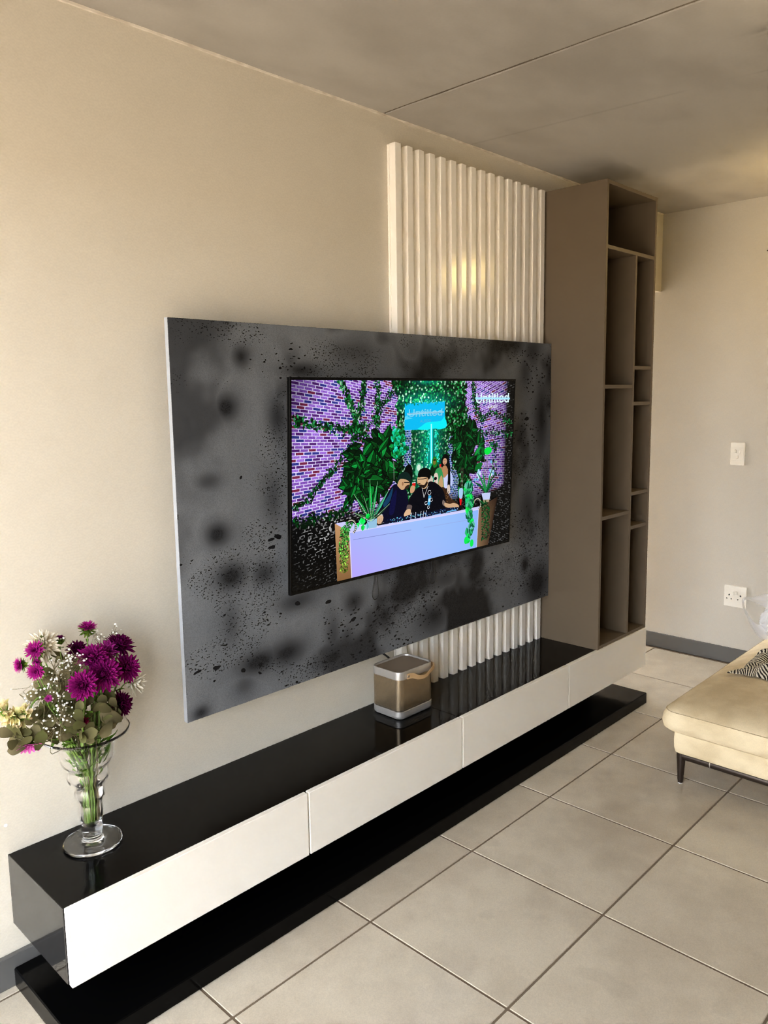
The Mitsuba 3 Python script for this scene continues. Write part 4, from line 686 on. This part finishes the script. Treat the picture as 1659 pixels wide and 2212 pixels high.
def stem_path(P, n, z0=None):
    """From the vase's foot up through the mouth to the underside of a head at P that faces n."""
    P = np.asarray(P, float); rel = P[:2] - [VX, VY]; a = math.atan2(rel[1], rel[0]) + frng.uniform(-0.5, 0.5); f = min(0.92, 0.2 + np.hypot(*rel) / 0.16 * 0.65) * frng.uniform(0.75, 1.0); a0 = frng.uniform(0, 6.28); fb = frng.uniform(0.1, 0.85)
    pts = []
    zst = frng.uniform(0.432, 0.446)
    for z in (zst, 0.487, 0.54, 0.60, 0.66, 0.69):
        m = np.clip((z - 0.44) / 0.22, 0, 1); v = (1 - m) * fb * np.array([math.cos(a0), math.sin(a0)]) + m * f * np.array([math.cos(a), math.sin(a)]); nv = np.hypot(*v); v = v / max(1, nv / 0.92); r = rin(z); pts.append([VX + v[0] * r, VY + v[1] * r, z])
    end = P - np.asarray(n) * 0.004; low = P - np.asarray(n) * 0.03 + [0, 0, -0.015]
    if P[2] > 0.79: pts.append(list(np.array(pts[-1]) * 0.5 + low * 0.5 + [0, 0, 0.008]))
    pts += [list(low), list(end)]
    return bez(pts, 34)
def wall_safe(P): P = np.asarray(P); return bool((P[..., 1] < -0.002).all())
def stem(t, P, n, r=0.0026, m='stem_green'):
    q = stem_path(P, n); q[:, 1] = np.minimum(q[:, 1], -0.006); return add(t + '__stem', tube(q, np.linspace(r * 1.15, r * 0.8, len(q)), 7), m, smooth=True), q
def clampwall(V): V[:, 1] = np.minimum(V[:, 1], -0.0025 - 0.02 * np.maximum(0, 0) ); return V
MAG = [lin((52, 4, 40)), lin((146, 28, 112))]; PUR = [lin((34, 3, 28)), lin((98, 16, 72))]; PNK = [lin((100, 16, 80)), lin((172, 52, 140))]; DRK = [lin((26, 2, 20)), lin((80, 10, 56))]; WHT = [lin((190, 186, 160)), lin((246, 243, 232))]; CRM = [lin((170, 160, 130)), lin((232, 224, 206))]; AST = [lin((92, 10, 70)), lin((164, 34, 126))]; PKD = [lin((160, 60, 130)), lin((222, 110, 190))]
def bloom_double(t, P, n, r, pal, layers=6, open_=0.0, seed=0, dens=1.0):
    R = frame_from(n); S = Sheet(); g = np.random.default_rng(seed + 50)
    for k in range(layers):
        f = k / (layers - 1); cnt = int((27 - 12 * f) * dens); L = r * (1.02 - 0.58 * f) * g.uniform(0.97, 1.03); el0 = -0.12 + 1.15 * f - open_
        for j in range(cnt):
            a = 2 * np.pi * (j + 0.5 * (k % 2)) / cnt + g.normal(0, 0.09); el = el0 + g.normal(0, 0.10)
            d = R @ np.array([math.cos(a) * math.cos(el), math.sin(a) * math.cos(el), math.sin(el)]); u = R @ np.array([-math.cos(a) * math.sin(el), -math.sin(a) * math.sin(el), math.cos(el)])
            s = g.uniform(0.8, 1.15); b = np.array(P) + R @ np.array([math.cos(a) * r * 0.05, math.sin(a) * r * 0.05, r * (0.02 + 0.10 * f)])
            V, F_, C = strip(b, d, u, L * g.uniform(0.9, 1.08), r * 0.20, 0.35 + 0.85 * f + g.normal(0, 0.14), 0.42, np.array(pal[0]) * s, np.array(pal[1]) * s)
            S.add(clampwall(V), F_, C)
    m, c = S.mesh(); add(t + '__bloom', m, 'petal', smooth=True, color=c)
def calyx(t, P, n, r, long=1.0, cnt=18):
    R = frame_from(n); S = Sheet()
    for k in range(2):
        for j in range(cnt):
            a = 2 * np.pi * (j + 0.5 * k) / cnt + frng.normal(0, 0.1); el = -0.75 + 0.55 * k + frng.normal(0, 0.18); d = R @ np.array([math.cos(a) * math.cos(el), math.sin(a) * math.cos(el), math.sin(el)]); u = R @ np.array([0, 0, 1.0])
            V, F_, C = strip(np.array(P) - np.asarray(n) * r * 0.25 * long, d, u, r * (0.75 + 0.25 * k) * frng.uniform(0.8, 1.25), r * 0.2, 0.4, 0.25, lin((60, 84, 26)), lin((104, 128, 44)) if frng.random() < 0.6 else lin((58, 70, 30)), 4)
            S.add(clampwall(V), F_, C)
    for j in range(10):    # the bulged cup under the head
        a = 2 * np.pi * j / 10; d = R @ np.array([math.cos(a) * 0.55, math.sin(a) * 0.55, 0.84]); u = R @ np.array([-math.cos(a), -math.sin(a), 0.4]); V, F_, C = strip(np.array(P) - np.asarray(n) * r * 0.95 * long, d, u, r * 1.0 * long, r * 0.42, -0.2, 0.2, lin((92, 120, 46)), lin((70, 96, 34)), 4); S.add(clampwall(V), F_, C)
    m, c = S.mesh(); add(t + '__calyx', m, 'leaf_green', smooth=True, color=c)
def stem_leaves(t, q, cnt, size=0.03, z0=0.70):
    S = Sheet(); ok = [i for i in range(len(q) - 2) if z0 < q[i, 2] < q[-1, 2] - 0.02]
    if not ok: return
    for j in range(cnt):
        i = ok[frng.integers(len(ok))]; tt = q[i + 1] - q[i]; tt /= np.linalg.norm(tt); a = frng.uniform(0, 6.28); o = np.cross(tt, [math.cos(a), math.sin(a), 0.1]); o /= np.linalg.norm(o); d = o * 0.8 + tt * 0.6
        V, F_, C = strip(q[i], d, tt, size * frng.uniform(0.7, 1.3), size * 0.36, -0.5, 0.18, lin((54, 80, 24)), lin((96, 128, 48)), 5, 0.1); S.add(clampwall(V), F_, C)
    m, c = S.mesh(); tag(add(t + '__leaf', m, 'leaf_green', smooth=True, color=c), kind='stuff')
CAMD = np.array([-0.36, -0.82, 0.38])
def N(*v): v = np.array(v, float); return v / np.linalg.norm(v)
CH = [((0.892, -0.160, 0.901), 0.040, MAG, N(-0.35, -0.55, 0.75), 'magenta double chrysanthemum above and left of the central bloom'),
      ((0.902, -0.190, 0.861), 0.047, MAG, N(-0.30, -0.85, 0.42), 'largest magenta chrysanthemum at the front centre of the bouquet'),
      ((0.988, -0.150, 0.846), 0.041, MAG, N(0.10, -0.85, 0.45), 'magenta chrysanthemum on the right, just above the spidery white flower'),
      ((0.834, -0.220, 0.858), 0.039, MAG, N(-0.55, -0.70, 0.45), 'magenta chrysanthemum at the left of the cluster, lowest of the bright ones'),
      ((0.987, -0.120, 0.902), 0.043, PUR, N(0.15, -0.45, 0.85), 'dark purple chrysanthemum at the upper right of the bouquet'),
      ((0.946, -0.130, 0.900), 0.032, PNK, N(-0.25, -0.55, 0.80), 'pinkish chrysanthemum between the central bloom and the dark upper right one'),
      ((0.961, -0.160, 0.754), 0.036, DRK, N(0.20, -0.90, 0.35), 'dark wine chrysanthemum by the right rim of the vase'),
      ((0.878, -0.100, 0.915), 0.028, DRK, N(-0.30, -0.60, 0.70), 'small dark chrysanthemum behind the gypsophila at the top')]
for i, (P, r, pal, n, lab) in enumerate(CH):
    t = thing('chrysanthemum', lab, 'flower', 'chrysanthemums in the vase'); sk3, q = stem(t, P, n, 0.0030)
    bloom_double(t, P, n, r, pal, 6 if r > 0.03 else 5, 0.12 if pal is DRK else 0.0, i, 0.8 if pal is DRK else 1.0); calyx(t, P, n, r * 0.55, 0.8, 9); stem_leaves(t, q, 7)
t = thing('flower_bud', 'tiny dark crimson bud low in the middle of the leaves', 'flower'); n = N(-0.2, -0.9, 0.3); stem(t, (0.851, -0.18, 0.754), n, 0.0018); bloom_double(t, (0.851, -0.18, 0.748), n, 0.013, [lin((60, 4, 24)), lin((130, 10, 60))], 4, -0.7, 77, 0.7)
AS = [((0.902, -0.120, 0.974), 0.026, AST, N(-0.02, -0.22, 1.0), 1.0, 'magenta aster standing highest of the bouquet'),
      ((0.750, -0.150, 0.956), 0.025, AST, N(-0.55, -0.62, 0.55), 1.0, 'magenta aster in front of the creamy white bloom'),
      ((0.745, -0.160, 0.905), 0.023, PKD if False else AST, N(-0.60, -0.65, 0.10), 1.0, 'magenta aster facing down left below the creamy white bloom'),
      ((0.722, -0.120, 0.918), 0.020, AST, N(-0.98, -0.15, 0.10), 1.1, 'magenta aster seen edge-on at the far left'),
      ((0.836, -0.100, 0.957), 0.013, PUR, N(0.0, -0.10, 1.0), 2.0, 'half open purple aster on a long green calyx'),
      ((0.701, -0.200, 0.740), 0.026, PKD, N(-0.25, -0.60, -0.75), 0.8, 'pale magenta aster hanging below the left leaves'),
      ((0.757, -0.140, 0.921), 0.012, AST, N(-0.3, -0.5, 0.8), 1.0, 'small aster tucked behind the downward facing one'),
      ((0.755, -0.200, 0.842), 0.010, PNK, N(-0.3, -0.8, 0.5), 1.0, 'tiny pink aster bud amid the gypsophila')]
for i, (P, r, pal, n, lng, lab) in enumerate(AS):
    t = thing('aster', lab, 'flower', 'asters in the vase'); _, q = stem(t, P, n, 0.0018); R = frame_from(n); S = Sheet(); g = np.random.default_rng(i + 300); droop = i == 5
    for k in range(1 if droop else 5):
        cnt = 16 if droop else 44 - 7 * k
        for j in range(cnt):
            a = 2 * np.pi * (j + 0.5 * k) / cnt + g.normal(0, 0.06); el = (0.15 if droop else 0.05 + 0.32 * k) + g.normal(0, 0.08); d = R @ np.array([math.cos(a) * math.cos(el), math.sin(a) * math.cos(el), math.sin(el)]); u = R @ np.array([-math.cos(a) * math.sin(el), -math.sin(a) * math.sin(el), math.cos(el)]); s = g.uniform(0.8, 1.2)
            V, F_, C = strip(np.array(P), d, u, r * (1.25 if droop else 1.0 - 0.2 * k) * g.uniform(0.9, 1.08), r * (0.34 if droop else 0.125), 0.5 if droop else 0.45, 0.2, np.array(pal[0]) * s, np.array(pal[1]) * s, 4, 0.4); S.add(clampwall(V), F_, C)
    for j in range(26):   # disc
        a = g.uniform(0, 6.28); rr_ = r * 0.35 * math.sqrt(g.uniform()); b = np.array(P) + R @ np.array([math.cos(a) * rr_, math.sin(a) * rr_, r * 0.12]); V, F_, C = strip(b, R @ np.array([0.2 * math.cos(a), 0.2 * math.sin(a), 1.0]), R @ np.array([math.cos(a), math.sin(a), 0.0]), r * 0.28, r * 0.12, 0.3, 0.2, pal[0], pal[1], 3); S.add(clampwall(V), F_, C)
    m, c = S.mesh(); add(t + '__bloom', m, 'petal', smooth=True, color=c); calyx(t, P, n, r, lng); stem_leaves(t, q, 6, 0.022)
t = thing('white_chrysanthemum', 'large creamy white wilting bloom at the upper left behind a magenta aster', 'flower'); P, n = (0.790, -0.095, 0.944), N(-0.35, -0.70, 0.60); _, q = stem(t, P, n, 0.0024); bloom_double(t, P, n, 0.047, CRM, 5, 0.10, 40, 0.85); calyx(t, P, n, 0.024, 0.8, 9); stem_leaves(t, q, 8)
t = thing('spider_chrysanthemum', 'white spidery flower at the far right of the bouquet', 'flower'); P, n = (1.022, -0.115, 0.786), N(0.55, -0.65, -0.10); _, q = stem(t, P, n, 0.0022); R = frame_from(n); S = Sheet(); g = np.random.default_rng(88)
for k in range(3):
    for j in range(13):
        a = 2 * np.pi * (j + 0.4 * k) / 13 + g.normal(0, 0.15); el = 0.0 + 0.42 * k + g.normal(0, 0.15); d = R @ np.array([math.cos(a) * math.cos(el), math.sin(a) * math.cos(el), math.sin(el)]); u = R @ np.array([-math.cos(a) * math.sin(el), -math.sin(a) * math.sin(el), math.cos(el)])
        V, F_, C = strip(np.array(P), d, u, 0.040 * g.uniform(0.75, 1.15), 0.0088, g.uniform(-0.2, 0.9), 0.45, WHT[0], WHT[1], 6, 0.3); S.add(clampwall(V), F_, C)
m, c = S.mesh(); add(t + '__bloom', m, 'petal', smooth=True, color=c); calyx(t, P, n, 0.018, 0.8, 9)
# snapdragon drooping over the left edge
t = thing('snapdragon', 'pale yellow green snapdragon drooping over the left side of the bouquet', 'flower')
sp = bez([(0.855, -0.13, 0.60), (0.835, -0.14, 0.66), (0.805, -0.155, 0.74), (0.775, -0.168, 0.815), (0.748, -0.177, 0.843), (0.722, -0.186, 0.836), (0.708, -0.190, 0.815), (0.690, -0.190, 0.812), (0.668, -0.186, 0.826), (0.650, -0.180, 0.838)], 60)
add(t + '__stem', tube(sp, np.linspace(0.0030, 0.0020, len(sp)), 7), 'stem_green', smooth=True); g = np.random.default_rng(5); S = Sheet(); S2 = Sheet()
for i in range(26):
    c0 = sp[int(len(sp) * g.uniform(0.68, 0.99))]; a = g.uniform(0, 6.28); o = N(math.cos(a) * 0.5 - 0.3, -0.4 + 0.5 * math.sin(a), 0.9 * math.sin(a + 1))
    for k in range(5):
        d = N(*(o + g.normal(0, 0.35, 3))); yel = g.random() < 0.55; V, F_, C = strip(c0 + o * 0.004, d, N(*g.normal(0, 1, 3)), 0.024 * g.uniform(0.7, 1.2), 0.0125, g.uniform(-0.6, 1.0), 0.25, lin((150, 160, 84)), lin((238, 228, 170)) if yel else lin((232, 206, 168)), 5, 0.6); S.add(clampwall(V), F_, C)
    for k in range(2): V, F_, C = strip(c0, N(*(o + g.normal(0, 0.5, 3))), N(*g.normal(0, 1, 3)), 0.018, 0.009, 0.3, 0.2, lin((70, 104, 34)), lin((126, 160, 66)), 4, 0.2); S2.add(clampwall(V), F_, C)
m, c = S.mesh(); add(t + '__bloom', m, 'petal', smooth=True, color=c); m, c = S2.mesh(); add(t + '__calyx', m, 'leaf_green', smooth=True, color=c)
# eucalyptus: branches with large single leaves
LV = [(0.897,-0.2,0.772,0.037),(0.92,-0.19,0.738,0.057),(0.894,-0.21,0.72,0.045),(0.818,-0.22,0.758,0.034),(0.824,-0.22,0.731,0.033),(0.831,-0.2,0.795,0.034),(0.852,-0.18,0.876,0.024),(0.791,-0.17,0.849,0.035),(0.818,-0.19,0.827,0.042),(0.806,-0.16,0.786,0.056),(0.761,-0.15,0.782,0.056),(0.728,-0.16,0.792,0.047),(0.67,-0.2,0.785,0.059),(0.687,-0.21,0.779,0.033),(0.71,-0.21,0.771,0.036),(0.752,-0.2,0.755,0.042),(0.684,-0.22,0.762,0.033),(0.719,-0.22,0.75,0.046),(0.83,-0.08,0.914,0.046),(0.832,-0.14,0.914,0.021),(0.81,-0.14,0.914,0.02),(0.791,-0.1,0.965,0.019),(0.886,-0.15,0.743,0.033),(0.909,-0.12,0.76,0.03),(0.803,-0.2,0.765,0.034),(0.847,-0.2,0.705,0.032),(0.864,-0.1,0.82,0.033),(0.893,-0.1,0.773,0.033),(0.964,-0.1,0.738,0.034),(0.789,-0.2,0.733,0.034),(0.942,-0.08,0.766,0.036),(0.792,-0.12,0.796,0.04),(0.848,-0.14,0.753,0.035)]
TIPS = [((0.665, -0.205, 0.780), 'brown green eucalyptus branch spreading far left over the rim'), ((0.800, -0.130, 0.900), 'eucalyptus branch rising behind the left asters'), ((0.935, -0.190, 0.765), 'eucalyptus branch with wide leaves over the right rim'), ((0.850, -0.170, 0.870), 'eucalyptus branch rising in the middle beneath the magenta cluster'), ((0.760, -0.160, 0.800), 'eucalyptus branch with grey leaves behind the snapdragon'), ((0.825, -0.215, 0.765), 'short eucalyptus branch leaning over the front rim'), ((0.930, -0.085, 0.780), 'eucalyptus branch at the back right against the wall')]
g = np.random.default_rng(31); own = {i: [] for i in range(len(TIPS))}; paths = []
for P, lab in TIPS:
    n = N(P[0] - VX, P[1] - VY, 0.25); q = stem_path(np.array(P), n); q[:, 1] = np.minimum(q[:, 1], -0.008); paths.append(q)
extra = []
for i, q in enumerate(paths):
    for k in range(9): c0 = q[int(len(q) * g.uniform(0.58, 0.99))] + g.normal(0, 0.018, 3); extra.append((c0[0], min(c0[1], -0.03), max(c0[2], 0.70), g.uniform(0.026, 0.042)))
for k in range(64): extra.append((g.uniform(0.765, 0.955), g.uniform(-0.19, -0.06), g.uniform(0.715, 0.885), g.uniform(0.026, 0.044)))
for l in LV + extra:
    D = [np.linalg.norm(q - np.array(l[:3]), axis=1).min() for q in paths]; own[int(np.argmin(D))].append(l)
for i, (P, lab) in enumerate(TIPS):
    t = thing('eucalyptus_branch', lab, 'leafy branch', 'eucalyptus branches in the vase'); q = paths[i]
    stems_ = [tube(q, np.linspace(0.0028, 0.0012, len(q)), 6)]
    for l in own[i]:
        c0 = np.array(l[:3]); ib = int(np.argmin(np.linalg.norm(q - c0, axis=1))); b = q[max(ib - 1, 0)]; L = l[3]; d = c0 - b; d = d / max(np.linalg.norm(d), 1e-6) + g.normal(0, 0.25, 3); d -= CAMD * (d @ CAMD) * 0.7; d /= np.linalg.norm(d); up = N(*(CAMD + g.normal(0, 0.33, 3))); up = N(*(up - d * (up @ d))); k0 = g.uniform()
        ca = np.array(lin((60, 56, 36))) * (1 - k0) + np.array(lin((74, 70, 44))) * k0; cb_ = np.array(lin((118, 108, 80))) * (1 - k0) + np.array(lin((92, 98, 56))) * k0
        S = Sheet(); V, F_, C = strip(c0 - d * L * 0.52, d, up, L * 1.08, L * 0.72, g.uniform(-0.5, 0.6), g.uniform(-0.08, 0.16), ca, cb_, 8, 0.12); S.add(clampwall(V), F_, C)
        st_ = np.array([b, (b + c0 - d * L * 0.5) / 2, c0 - d * L * 0.5]); stems_.append(tube(bez(st_, 6), 0.0008, 4))
        m, c = S.mesh(); add(t + '__leaf', m, 'eucalyptus_leaf', smooth=True, color=c)
    add(t + '__stem', cat_m(*stems_), 'stem_brown', smooth=True)
# loose green foliage around the mouth of the vase
t = thing('green_foliage', 'bright green narrow leaves around the mouth of the vase', 'foliage'); g = np.random.default_rng(12); S = Sheet()
for k in range(50):
    a = g.uniform(-2.9, 0.4) if k < 34 else g.uniform(0, 6.28); r0 = g.uniform(0.01, 0.05); b = np.array([VX + r0 * math.cos(a), VY + r0 * math.sin(a), g.uniform(0.60, 0.70) if k < 34 else g.uniform(0.545, 0.61)]); d = N(math.cos(a) * 0.7, math.sin(a) * 0.7, g.uniform(0.2, 0.8)); L = g.uniform(0.04, 0.075)
    V, F_, C = strip(b, d, N(-math.cos(a), -math.sin(a), 1.0), L, L * 0.24, g.uniform(-0.9, 0.1), 0.2, lin((46, 78, 18)), lin((104, 146, 50)), 6, 0.1); rr_ = np.hypot(V[:, 0] - VX, V[:, 1] - VY); lim = np.where(V[:, 2] < 0.69, np.interp(V[:, 2], [0.545, 0.585, 0.6, 0.66, 0.69], [0.026, 0.040, 0.045, 0.066, 0.085]), 9); sc_ = np.minimum(1, lim / np.maximum(rr_, 1e-6)); V[:, 0] = VX + (V[:, 0] - VX) * sc_; V[:, 1] = VY + (V[:, 1] - VY) * sc_; S.add(clampwall(V), F_, C)
m, c = S.mesh(); k = add(t + '__leaf', m, 'leaf_green', smooth=True, color=c); tag(k, kind='stuff')
q = stem_path(np.array([0.87, -0.14, 0.70]), N(0, -0.2, 1)); add(t + '__stem', tube(q[q[:, 2] < 0.70], 0.0030, 7), 'stem_green', smooth=True)
for k in range(9): q = stem_path(np.array([0.87 + 0.04 * math.cos(k * 2.4), -0.125 + 0.04 * math.sin(k * 2.4), 0.70]), N(0, -0.2, 1)); add(t + '__stem', tube(q[q[:, 2] < 0.69], 0.0030, 7), 'stem_green', smooth=True)
# gypsophila sprigs
GY = [((0.813,-0.17,0.896),0.046,34,'dense gypsophila spray left of the magenta cluster'),((0.791,-0.18,0.878),0.036,26,'gypsophila spray below the creamy white bloom'),((0.837,-0.16,0.910),0.030,20,'gypsophila spray touching the small dark chrysanthemum'),((0.777,-0.21,0.795),0.032,26,'gypsophila spray low over the front leaves'),((0.788,-0.20,0.812),0.025,16,'gypsophila spray at the centre left above the leaves'),((0.716,-0.18,0.862),0.034,12,'sparse gypsophila sprig arching left over the snapdragon'),((0.987,-0.10,0.934),0.020,9,'thin gypsophila sprig at the top right'),((0.934,-0.12,0.938),0.026,12,'thin gypsophila sprig right of the highest aster'),((0.752,-0.18,0.842),0.030,14,'gypsophila sprig near the tiny pink bud'),((0.748,-0.22,0.771),0.028,12,'gypsophila sprig over the lower left leaves')]
g = np.random.default_rng(61); ball = trimesh.creation.icosphere(1, 1.0)
for P, R_, cnt, lab in GY:
    t = thing('gypsophila_sprig', lab, 'flower sprig', 'gypsophila in the vase'); P = np.array(P); n = N(0, -0.2, 1); q = stem_path(P - [0, 0, R_ * 0.8], n); q[:, 1] = np.minimum(q[:, 1], -0.008); tw = [tube(q, 0.0009, 5)]; bl = []; hub = q[-1]
    subs = [P + g.normal(0, 1, 3) * R_ * [0.4, 0.3, 0.35] for _ in range(5)]
    for s in subs: tw.append(tube(bez([hub, (hub + s) / 2 + g.normal(0, 0.003, 3), s], 6), 0.00055, 4))
    for k in range(cnt):
        s = subs[g.integers(5)]; e = P + g.normal(0, 1, 3) * R_ * [0.55, 0.35, 0.52]; e[1] = min(e[1], -0.01); tw.append(tube(bez([s, (s + e) / 2 + g.normal(0, 0.002, 3), e], 5), 0.00038, 4)); r_ = g.choice([0.0016, 0.0024, 0.0033], p=[0.4, 0.4, 0.2]); m = ball.copy(); m.apply_transform(np.diag([r_, r_, r_ * 0.85, 1])); v = m.vertices; m.vertices = v * (1 + 0.25 * (g.random((len(v), 1)) - 0.5)) + e; bl.append(m)
    add(t + '__stem', cat_m(*tw), 'stem_brown'); tag(add(t + '__floret', cat_m(*bl), 'breath_white', smooth=True), 'tiny white florets', kind='stuff')
# ------------------------------------------------------------------ pendant lamp outside the frame, over the far end of the room
mat('lamp_metal', pr((0.5, 0.42, 0.28), 0.3, 0.9))
LP = np.array([4.02, -1.13, 2.32])
t = thing('pendant_lamp', 'warm glowing globe pendant lamp hanging from the ceiling', 'lamp')
add(t + '__rose', lathe([(0, ZC - 0.02), (0.045, ZC - 0.02), (0.05, ZC - 0.012), (0.05, ZC - 0.0005), (0, ZC - 0.0005)], 24), 'lamp_metal', smooth=40, to_world=T().translate([LP[0], LP[1], 0]))
add(t + '__stem', tube([(LP[0], LP[1], ZC - 0.02), (LP[0], LP[1], LP[2] + 0.09)], 0.006, 8), 'lamp_metal', smooth=True)
gk = add(t + '__globe', trimesh.creation.icosphere(3, 0.095), mat('lamp_glass', pr((0.8, 0.78, 0.7), 0.4)), smooth=True, to_world=T().translate(LP.tolist()))
scene[gk]['emitter'] = {'type': 'area', 'radiance': rgb(*[v * LAMP_GAIN for v in (1.0, 0.70, 0.24)])}

CLP = np.array([2.1, -1.65, 2.47])
t = thing('ceiling_lamp', 'warm glowing round ceiling lamp above the middle of the room', 'lamp')
add(t + '__base', lathe([(0, ZC - 0.03), (0.085, ZC - 0.03), (0.09, ZC - 0.02), (0.09, ZC - 0.0005), (0, ZC - 0.0005)], 28), 'lamp_metal', smooth=40, to_world=T().translate([CLP[0], CLP[1], 0]))
gk = add(t + '__globe', trimesh.creation.icosphere(3, 0.11), 'lamp_glass', smooth=True, to_world=T().translate(CLP.tolist()))
scene[gk]['emitter'] = {'type': 'area', 'radiance': rgb(*[v * CEILING_LAMP_GAIN for v in (1.0, 0.80, 0.52)])}
